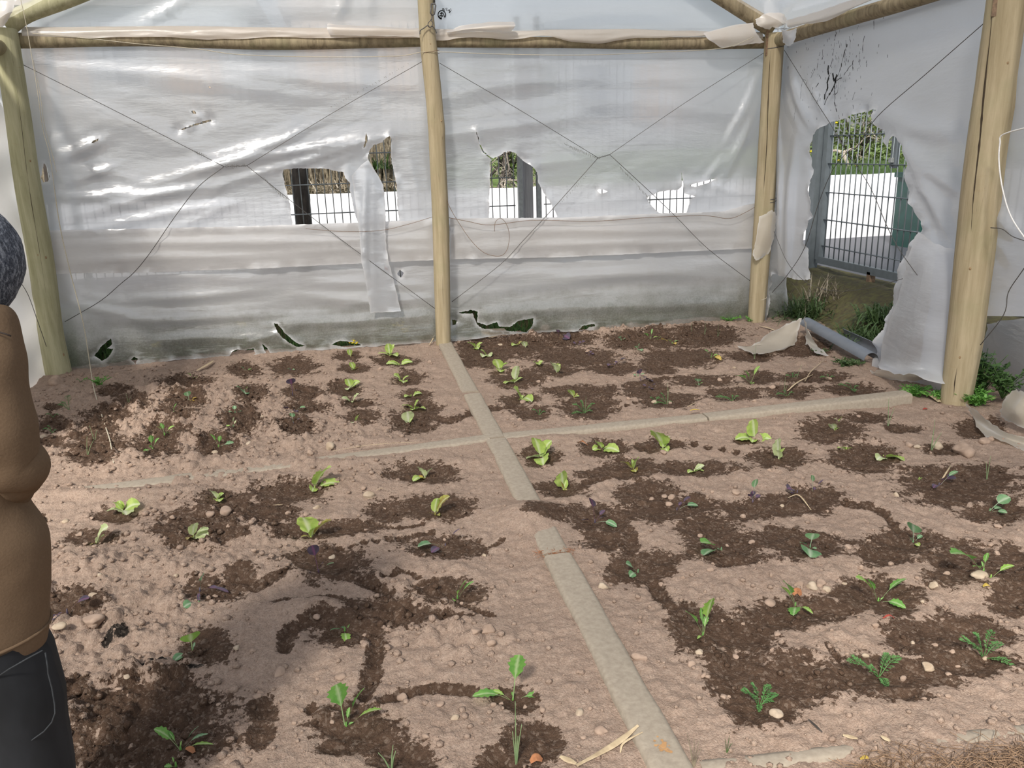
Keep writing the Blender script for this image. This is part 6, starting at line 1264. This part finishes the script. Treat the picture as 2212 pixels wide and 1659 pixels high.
# ------------------------------------------------------------------ the person at the left edge
M['jacket']=simple('tan_jacket',(.185,.125,.078),.97,.07,220,.18,spec=.1); M['jeans']=simple('black_denim',(.013,.015,.018),.85,.35,16,.3,sc3=(1,1,.4)); M['skin']=simple('skin',(.60,.38,.28),.6,.05,8); M['shoe']=simple('dark_shoe',(.03,.03,.032),.6,.2,20); M['hair']=simple('dark_hair',(.03,.02,.015),.7,.3,60)
m_,nt,out=newmat('heather_knit'); p_=N(nt,'ShaderNodeBsdfPrincipled'); nt.links.new(p_.outputs[0],out.inputs[0]); n_=noise_n(nt,95,5,.75,coord=geo_pos(nt),sc3=(1.6,1.6,.7)); n2_=noise_n(nt,400,3,coord=geo_pos(nt))
nt.links.new(mixc(nt,.3,ramp(nt,n_,[(.40,(.015,.02,.032)),(.50,(.07,.085,.115)),(.60,(.38,.41,.46))]),ramp(nt,n2_,[(.35,(.02,.03,.05)),(.7,(.35,.37,.42))])),p_.inputs['Base Color']); p_.inputs['Roughness'].default_value=.95; nt.links.new(bump(nt,n_,.9,.006),p_.inputs['Normal']); M['heather']=m_
PD=1.62                               # distance of the person's near side along Y
def pp(px,py,dy=0): return at_y(px,py,PD+dy)
def rings(path, n=28):
    """path: (centre, rx, ry, facing angle)"""
    rows=[]
    for c,rx,ry in path: rows.append([np.array(c)+np.array([rx*math.cos(t),ry*math.sin(t),0]) for t in np.linspace(0,2*math.pi,n+1)])
    return rows
per=thing('person','person in tan jacket, grey heather hood and black jeans standing at the left edge','person',(float(pp(-60,1400)[0]),PD,0))
po=np.array(per.location)
hips=pp(98,1395); zh=float(hips[2]); zs=float(pp(0,655)[2]); print('hem z',zh,'shoulder z',zs,'hip right x',hips[0])
cxh=float(hips[0])-.175
def rel(p): return np.array(p)-po
# body: one continuous skinned figure
def skin_body():
    J=[((cxh,PD,zh+.02),.11),((cxh,PD-.0,(zh+zs)/2),.105),((cxh+.005,PD-.01,zs-.06),.115),((cxh+.01,PD+.02,zs+.02),.055),((cxh+.02,PD+.06,zs+.16),.085),((cxh+.02,PD+.07,zs+.22),.06)]
    Ed=[(0,1),(1,2),(2,3),(3,4),(4,5)]
    el=pp(30,985); sh=(cxh+.135,PD,zs-.07)
    def addc(root,pts):
        prev=root
        for p,r in pts: J.append((tuple(float(q) for q in p),r)); Ed.append((prev,len(J)-1)); prev=len(J)-1
        return prev
    w1=addc(2,[(sh,.055),((el[0]-.02,PD-.03,el[2]+.0),.030),((el[0]-.07,PD+.07,el[2]-.065),.024)])
    w2=addc(2,[((cxh-.17,PD,zs-.07),.055),((cxh-.26,PD-.03,el[2]),.042),((cxh-.12,PD+.18,zh+.2),.030)])
    for s_ in (1,-1):
        addc(0,[((cxh+s_*.09,PD,zh-.06),.085),((cxh+s_*.105,PD+.02,.47),.060),((cxh+s_*.11,PD,.09),.042),((cxh+s_*.12,PD+.10,.045),.035)])
    for w_,s_ in ((w1,1),(w2,-1)):
        b=np.array(J[w_][0]); palm=b+np.array([-s_*.03,.06,-.01]); J.append((tuple(palm),.028)); Ed.append((w_,len(J)-1)); pi=len(J)-1
        for k,(o_,l_) in enumerate([((-.024,.0),.065),((-.008,.01),.075),((.008,.008),.07),((.024,-.0),.055)]):
            a=palm+np.array([o_[0]*.4-s_*.01,.035,o_[0]]); J.append((tuple(a),.010)); Ed.append((pi,len(J)-1)); J.append((tuple(a+np.array([-s_*l_*.4,l_*.5,-.01])),.008)); Ed.append((len(J)-2,len(J)-1))
        a=palm+np.array([s_*.0,.01,.04]); J.append((tuple(a),.011)); Ed.append((pi,len(J)-1)); J.append((tuple(a+np.array([-s_*.02,.025,.012])),.009)); Ed.append((len(J)-2,len(J)-1))
    me=bpy.data.meshes.new('body'); me.from_pydata([tuple(rel(p)) for p,_ in J],Ed,[]); o=bpy.data.objects.new('body',me); C.objects.link(o); o.parent=per
    sk=o.modifiers.new('skin','SKIN'); me.skin_vertices or None
    for i,(p,r) in enumerate(J): me.skin_vertices[0].data[i].radius=(r,r)
    me.skin_vertices[0].data[0].use_root=True
    sb=o.modifiers.new('sub','SUBSURF'); sb.levels=1; sb.render_levels=2; me.materials.append(M['skin'])
bm_=None
try: skin_body()
except Exception as e: print('skin failed',e)
# jacket torso: right outline follows the seen contour
ct=[(655,-8),(668,8),(690,26),(720,36),(760,44),(800,51),(850,58),(900,50),(960,42),(1020,36),(1070,44),(1090,52),(1110,66),(1135,86),(1160,101),(1200,104),(1250,103),(1300,102),(1350,100),(1392,99)]
rows=[]; n=40
zprev=None
for py,pxr in ct:
    r=pp(pxr,py); z=float(r[2]); rt_=float(r[0]); lft=cxh-.19-(.02 if z<zh+.2 else 0); cx=(rt_+lft)/2; rx=(rt_-lft)/2; ry=min(.135,rx*.78)
    row=[]
    for t in np.linspace(0,2*math.pi,n+1):
        fo=1+.035*float(fbm(3+math.cos(t)*2+z*1.5,math.sin(t)*2+z*7,5,3)); row.append(rel((cx+rx*math.cos(t)*(fo if abs(t-math.pi)<2.4 else 1),PD+.01+ry*math.sin(t)*fo,z-(.045*(1-math.cos(t))/2 if py>1380 else 0))))
    rows.append(row)
rows[0]=[rel((cxh,PD,zs+.02))*.6+p*.4 for p in rows[0]]
rows.insert(0,[rel((cxh,PD,zs+.05))*.72+p*.28 for p in rows[1]])
# hem rolled inwards
last=rows[-1]; cc=np.mean(np.array(last),0); rows.append([cc+(p-cc)*.93+np.array([0,0,-.006]) for p in last]); rows.append([cc+(p-cc)*.90+np.array([0,0,.03]) for p in last])
mb=MB(); mb.grid(rows); jk=build(mb,'jacket',M['jacket'],per)
# sleeve: shoulder -> elbow -> pocket, its outer edge follows the seen contour
def edge(px,py,dy,r): 
    p=pp(px,py,dy); p=np.array(p); p[0]-=r; return p
sl_=[(edge(10,668,-.02,.05),.05),(edge(32,700,-.03,.062),.064),(edge(50,775,-.05,.066),.068),(edge(62,840,-.06,.066),.068),(edge(75,920,-.06,.064),.066),(edge(88,985,-.05,.060),.062),(pp(46,1012,-.03),.050),(pp(24,1040,.01),.050),(pp(2,1066,.05),.049),(pp(-22,1078,.08),.049),(pp(-62,1100,.13),.045)]
P=spl([p for p,_ in sl_],4); R_=np.interp(np.linspace(0,1,len(P)),np.linspace(0,1,len(sl_)),[r for _,r in sl_])
R_=[r*(1+.035*math.sin(i*.9)+.03*math.sin(i*.37+1)+(.05*math.sin(i*2.2) if len(P)*.55<i<len(P)*.8 else 0)) for i,r in enumerate(R_)]
mb=MB(); mb.tube([rel(p) for p in P],R_,22); sl1=build(mb,'sleeve',M['jacket'],jk)
mb=MB(); P2=spl([(cxh-.17,PD,zs-.05),(cxh-.25,PD-.04,zs-.2),(cxh-.28,PD-.05,zh+.34),(cxh-.22,PD+.08,zh+.24),(cxh-.12,PD+.16,zh+.2)],6); mb.tube([rel(p) for p in P2],list(np.linspace(.065,.045,len(P2))),20); build(mb,'sleeve',M['jacket'],jk)
# shoulder seam
mb=MB(); mb.tube([rel(pp(x,y,-.085)) for x,y in [(-20,716),(0,718),(14,722),(24,726)]],.0015,5); build(mb,'seam',M['hair'],jk)
# ribbed hem, welt line and drag folds on the jacket
def rim(z_,dr,r_,nm):
    i=min(range(len(rows)-3),key=lambda k:abs(rows[k][0][2]+po[2]-z_)); c_=np.mean(np.array(rows[i]),0); q=[c_+(p-c_)*(1+dr) for p in rows[i]]; mb=MB(); mb.tube(q,r_,6); build(mb,nm,M['jacket'],jk)
rim(zh+.02,.012,.0035,'hem'); rim(zh+.05,.006,.0018,'hem_stitch')
for l_ in ([(84,1150,-.135),(50,1168,-.15),(10,1160,-.15)],[(70,1132,-.12),(30,1150,-.15),(-10,1140,-.15)],[(96,1230,-.12),(60,1262,-.15),(20,1270,-.15)]):
    pass
# jeans
ctj=[(1385,92),(1400,105),(1440,116),(1480,128),(1510,136),(1535,139),(1560,141),(1590,148),(1625,155),(1659,162)]
def jr(z): 
    zz=[float(pp(x,y)[2]) for y,x in ctj]; xx=[float(pp(x,y)[0]) for y,x in ctj]; return float(np.interp(z,zz[::-1],xx[::-1]))
zc=zh-.13
def leg_(s_):
    rws=[]; z0=zh+.04
    for z in np.concatenate([np.linspace(z0,zc,7),np.linspace(zc-.05,.07,16)]):
        xr=jr(z) if z>float(pp(162,1659)[2]) else jr(0)-.0-(float(pp(162,1659)[2])-z)*.06
        f=np.clip((z0-z)/(z0-zc),0,1); hw=(xr-cxh) 
        if s_>0: cx=cxh+hw*.5*f+hw*.5*(1-f)*.9; rx=hw-(cx-cxh)+0.0
        else: cx=cxh-hw*.5; rx=hw*.5
        rx=max(rx,.05); rx=rx if z>.5 else rx*(.78+.22*z/.5); ry=.115*(1-f*.12)*(1 if z>.5 else .75+.25*z/.5)
        rws.append([rel((cx+rx*math.cos(t)*(1+(.03*float(fbm(math.cos(t)*2,z*9,4+s_,3)) if abs(t-math.pi)<2.2 else 0)),PD+.01+ry*math.sin(t)*(1+.03*float(fbm(math.sin(t)*2,z*9,9,3))),z)) for t in np.linspace(0,2*math.pi,29)])
    return rws
mb=MB(); mb.grid(leg_(1)); mb.grid(leg_(-1)); 
top=[rel((cxh+(.172*math.cos(t)),PD+.01+.118*math.sin(t),zh+.035)) for t in np.linspace(0,2*math.pi,29)]; mid=[p+np.array([0,0,-.15]) for p in top]; mb.grid([top,[p+np.array([.0,0,-.08]) for p in top],[p*np.array([.92,.95,1]) for p in mid]])
je=build(mb,'jeans',M['jeans'],per)
M['stitch']=simple('stitching',(.035,.04,.045),.8,.2,60)
mb=MB(); mb.tube([rel(pp(x,y,-.07)) for x,y in [(98,1410),(103,1440),(104,1455),(112,1485),(118,1520),(119,1540),(112,1560),(95,1580),(60,1605),(10,1628)]],.0016,5); mb.tube([rel(pp(x,y,-.095)) for x,y in [(-10,1465),(20,1445),(60,1422),(92,1405)]],.0016,5); build(mb,'seam',M['stitch'],je)
for s_ in (1,-1):
    mb=MB(); xs_=cxh+s_*.11; rws=[]
    for u in np.linspace(0,1,10):
        w_=.045*math.sin(max(.12,min(.93,u))*math.pi)**.45; h_=.085-.045*u; rws.append([rel((xs_+w_*math.cos(t),PD-.10+.29*u,.005+h_*max(0,math.sin(t)) + .006)) for t in np.linspace(-.25,math.pi+.25,14)])
    mb.grid(rws); mb.add([rws[0][i] for i in range(14)],[tuple(range(14))]); mb.add([rws[-1][i] for i in range(14)],[tuple(range(14))[::-1]]); build(mb,'shoe',M['shoe'],per)
# hooded head, bowed and turned away
hr=.094; hc=pp(43,590); hc=np.array([hc[0]-hr*.98,PD+.02,float(pp(20,556)[2])])
def headmesh(r,sc_,seed,amp,cut=None):
    V,F=ico(4); Q=V*np.array(sc_)*r; nn=np.array([1+amp*float(fbm(v[0]*3+seed,v[1]*3+v[2]*4,seed,3)) for v in V]); Q=Q*nn[:,None]
    if cut: F=[f for f in F if not cut(V[list(f)].mean(0))]
    return Q,F
V,F=headmesh(hr,(1.0,1.06,1.12),3,.05,cut=lambda c:(c[1]>.62 and c[0]<.25 and c[2]>-.6)); 
V[:,2]-=np.clip(-V[:,2]-.06,0,1)*.25
mb=MB(); mb.add(V+rel(hc),F); hd=build(mb,'hood',M['heather'],per)
sm=hd.modifiers.new('t','SOLIDIFY'); sm.thickness=.006
V,F=headmesh(hr*.84,(.86,1.0,1.12),1,.0)
d=np.array([-.25,.93,-.28]); d/=np.linalg.norm(d)   # looking away and down
R3=np.array([np.cross(d,[0,0,1])/np.linalg.norm(np.cross(d,[0,0,1])),d,np.cross(np.cross(d,[0,0,1])/np.linalg.norm(np.cross(d,[0,0,1])),d)]).T
U=V@np.eye(3); f_=np.clip(U[:,1]/.08,0,1)
U[:,2]-=.012*(U[:,2]<-.03)*f_
nose=np.exp(-((U[:,0])**2/.00012+(U[:,2]+.006)**2/.0004))*f_*.016; U[:,1]+=nose
eye=sum(np.exp(-((U[:,0]-e)**2+(U[:,2]-.016)**2)/.00016) for e in(-.028,.028))*f_*.006; U[:,1]-=eye
mouth=np.exp(-(U[:,0]**2/.0005+(U[:,2]+.040)**2/.00003))*f_*.004; U[:,1]-=mouth
mb=MB(); mb.add((R3@U.T).T+rel(hc)+np.array([0,.012,0]),F); fc=build(mb,'head',M['skin'],per)
for e in(-.028,.028):
    mb=MB(); mb.blob((R3@np.array([e,.072,.016]))+rel(hc)+np.array([0,.012,0]),(.010,.010,.008),1,2,0); build(mb,'eye',M['black'],fc)
mb=MB(); mb.add((R3@(U*np.array([1.03,.9,1.03])+np.array([0,-.010,.012])).T).T+rel(hc)+np.array([0,.012,0]),[f for f in F if U[list(f)].mean(0)[1]<.035]); build(mb,'hair',M['hair'],fc)

# jacket cloth folds
for ob in (jk,sl1):
    tx=bpy.data.textures.new('cloth','CLOUDS'); tx.noise_scale=.16; tx.noise_depth=2
    sb=ob.modifiers.new('s','SUBSURF'); sb.levels=1; sb.render_levels=2
    dm=ob.modifiers.new('d','DISPLACE'); dm.texture=tx; dm.strength=.014; dm.mid_level=.5; dm.texture_coords='GLOBAL'

# drying cracks, knots and plates on the timbers
from mathutils.bvhtree import BVHTree
_bv={}
def on_post(po,px,py,sink=0.0):
    """where the timber's surface is seen at this place, in the post's own space"""
    if po.name not in _bv: _bv[po.name]=BVHTree.FromPolygons([v.co[:] for v in po.data.vertices],[tuple(p.vertices) for p in po.data.polygons])
    o=CAMP-np.array(po.location); d=ray(px,py); d=d/np.linalg.norm(d); hit=_bv[po.name].ray_cast(Vector(o),Vector(d))[0]
    return None if hit is None else np.array(hit)+d*sink
def crack(post,pts,w_,name='drying_crack',mat='groove'):
    L0=[on_post(post,x,y,.001) for x,y in spl([(x,y) for x,y in pts],5)]; P=[p for p in L0 if p is not None]
    if len(P)<3: print('no crack',post.name); return
    n=len(P); rs=np.random.RandomState(len(pts)); mb=MB(); mb.tube(P,[w_*(.25+.75*math.sin(i/(n-1)*math.pi))*rs.uniform(.7,1.2) for i in range(n)],5); return build(mb,name,M[mat],post)
D=bpy.data.objects
M['groove']=simple('crack_shade',(.05,.035,.02),.95,.2,40); M['knot']=simple('knot_wood',(.28,.19,.10),.8,.3,60)
crack(D['timber_post.003'],[(2144,20),(2138,90),(2130,160),(2123,230),(2117,300),(2108,380),(2102,440),(2098,500)],.0055)
crack(D['timber_post.003'],[(2068,790),(2062,830),(2060,862)],.003)
crack(D['timber_post.002'],[(1664,110),(1660,200),(1656,320),(1648,430)],.0045)
crack(D['timber_post'],[(27,110),(45,260),(62,400),(88,560),(103,660)],.0022)
crack(D['timber_post.001'],[(955,560),(957,640),(959,715)],.0018)
for o_n,x,y in [('timber_post',64,348),('timber_post',82,551),('timber_post',98,556),('timber_post',136,766),('timber_post.001',935,258),('timber_post.001',953,262),('timber_post.001',929,95),('timber_post.003',2097,580),('timber_post.003',2074,772),('timber_post.003',2176,136)]:
    po_=D[o_n]; p=on_post(po_,x,y,.006)
    if p is None: continue
    mb=MB(); mb.blob(p,(.011,.007,.014),int(x),2,.15); build(mb,'knot',M['knot'],po_)
for n_,x,y,hh in (('timber_post.003',2150,14,.05),('timber_post.002',1658,92,.10)):
    p=on_post(D[n_],x,y,.002)
    if p is None: continue
    mb=MB(); mb.box((0,0,0),(.014,.006,hh)); o=build(mb,'rusty_plate',M['rust'],D[n_],False); o.location=tuple(p); o.rotation_euler=(0,0,-.7 if n_.endswith('3') else 0)
# rusty stain on the long kerb near the bottom edge
kb=D['edging_kerb.003']; p=at_z(1434,1614,.0262)-np.array(kb.location); mb=MB(); rs=np.random.RandomState(2)
for i in range(46):
    a=rs.uniform(0,6.28); r=abs(rs.normal(0,.011)); s_=rs.uniform(.002,.0055); mb.add([p+np.array([r*math.cos(a)+s_*math.cos(t),r*math.sin(a)*1.3+s_*math.sin(t),.0008+i*.00001]) for t in np.linspace(0,6.28,8)[:-1]],[tuple(range(7))])
M['ruststain']=simple('rust_stain',(.44,.25,.11),.95,.15,60); build(mb,'rust_stain',M['ruststain'],kb,False)
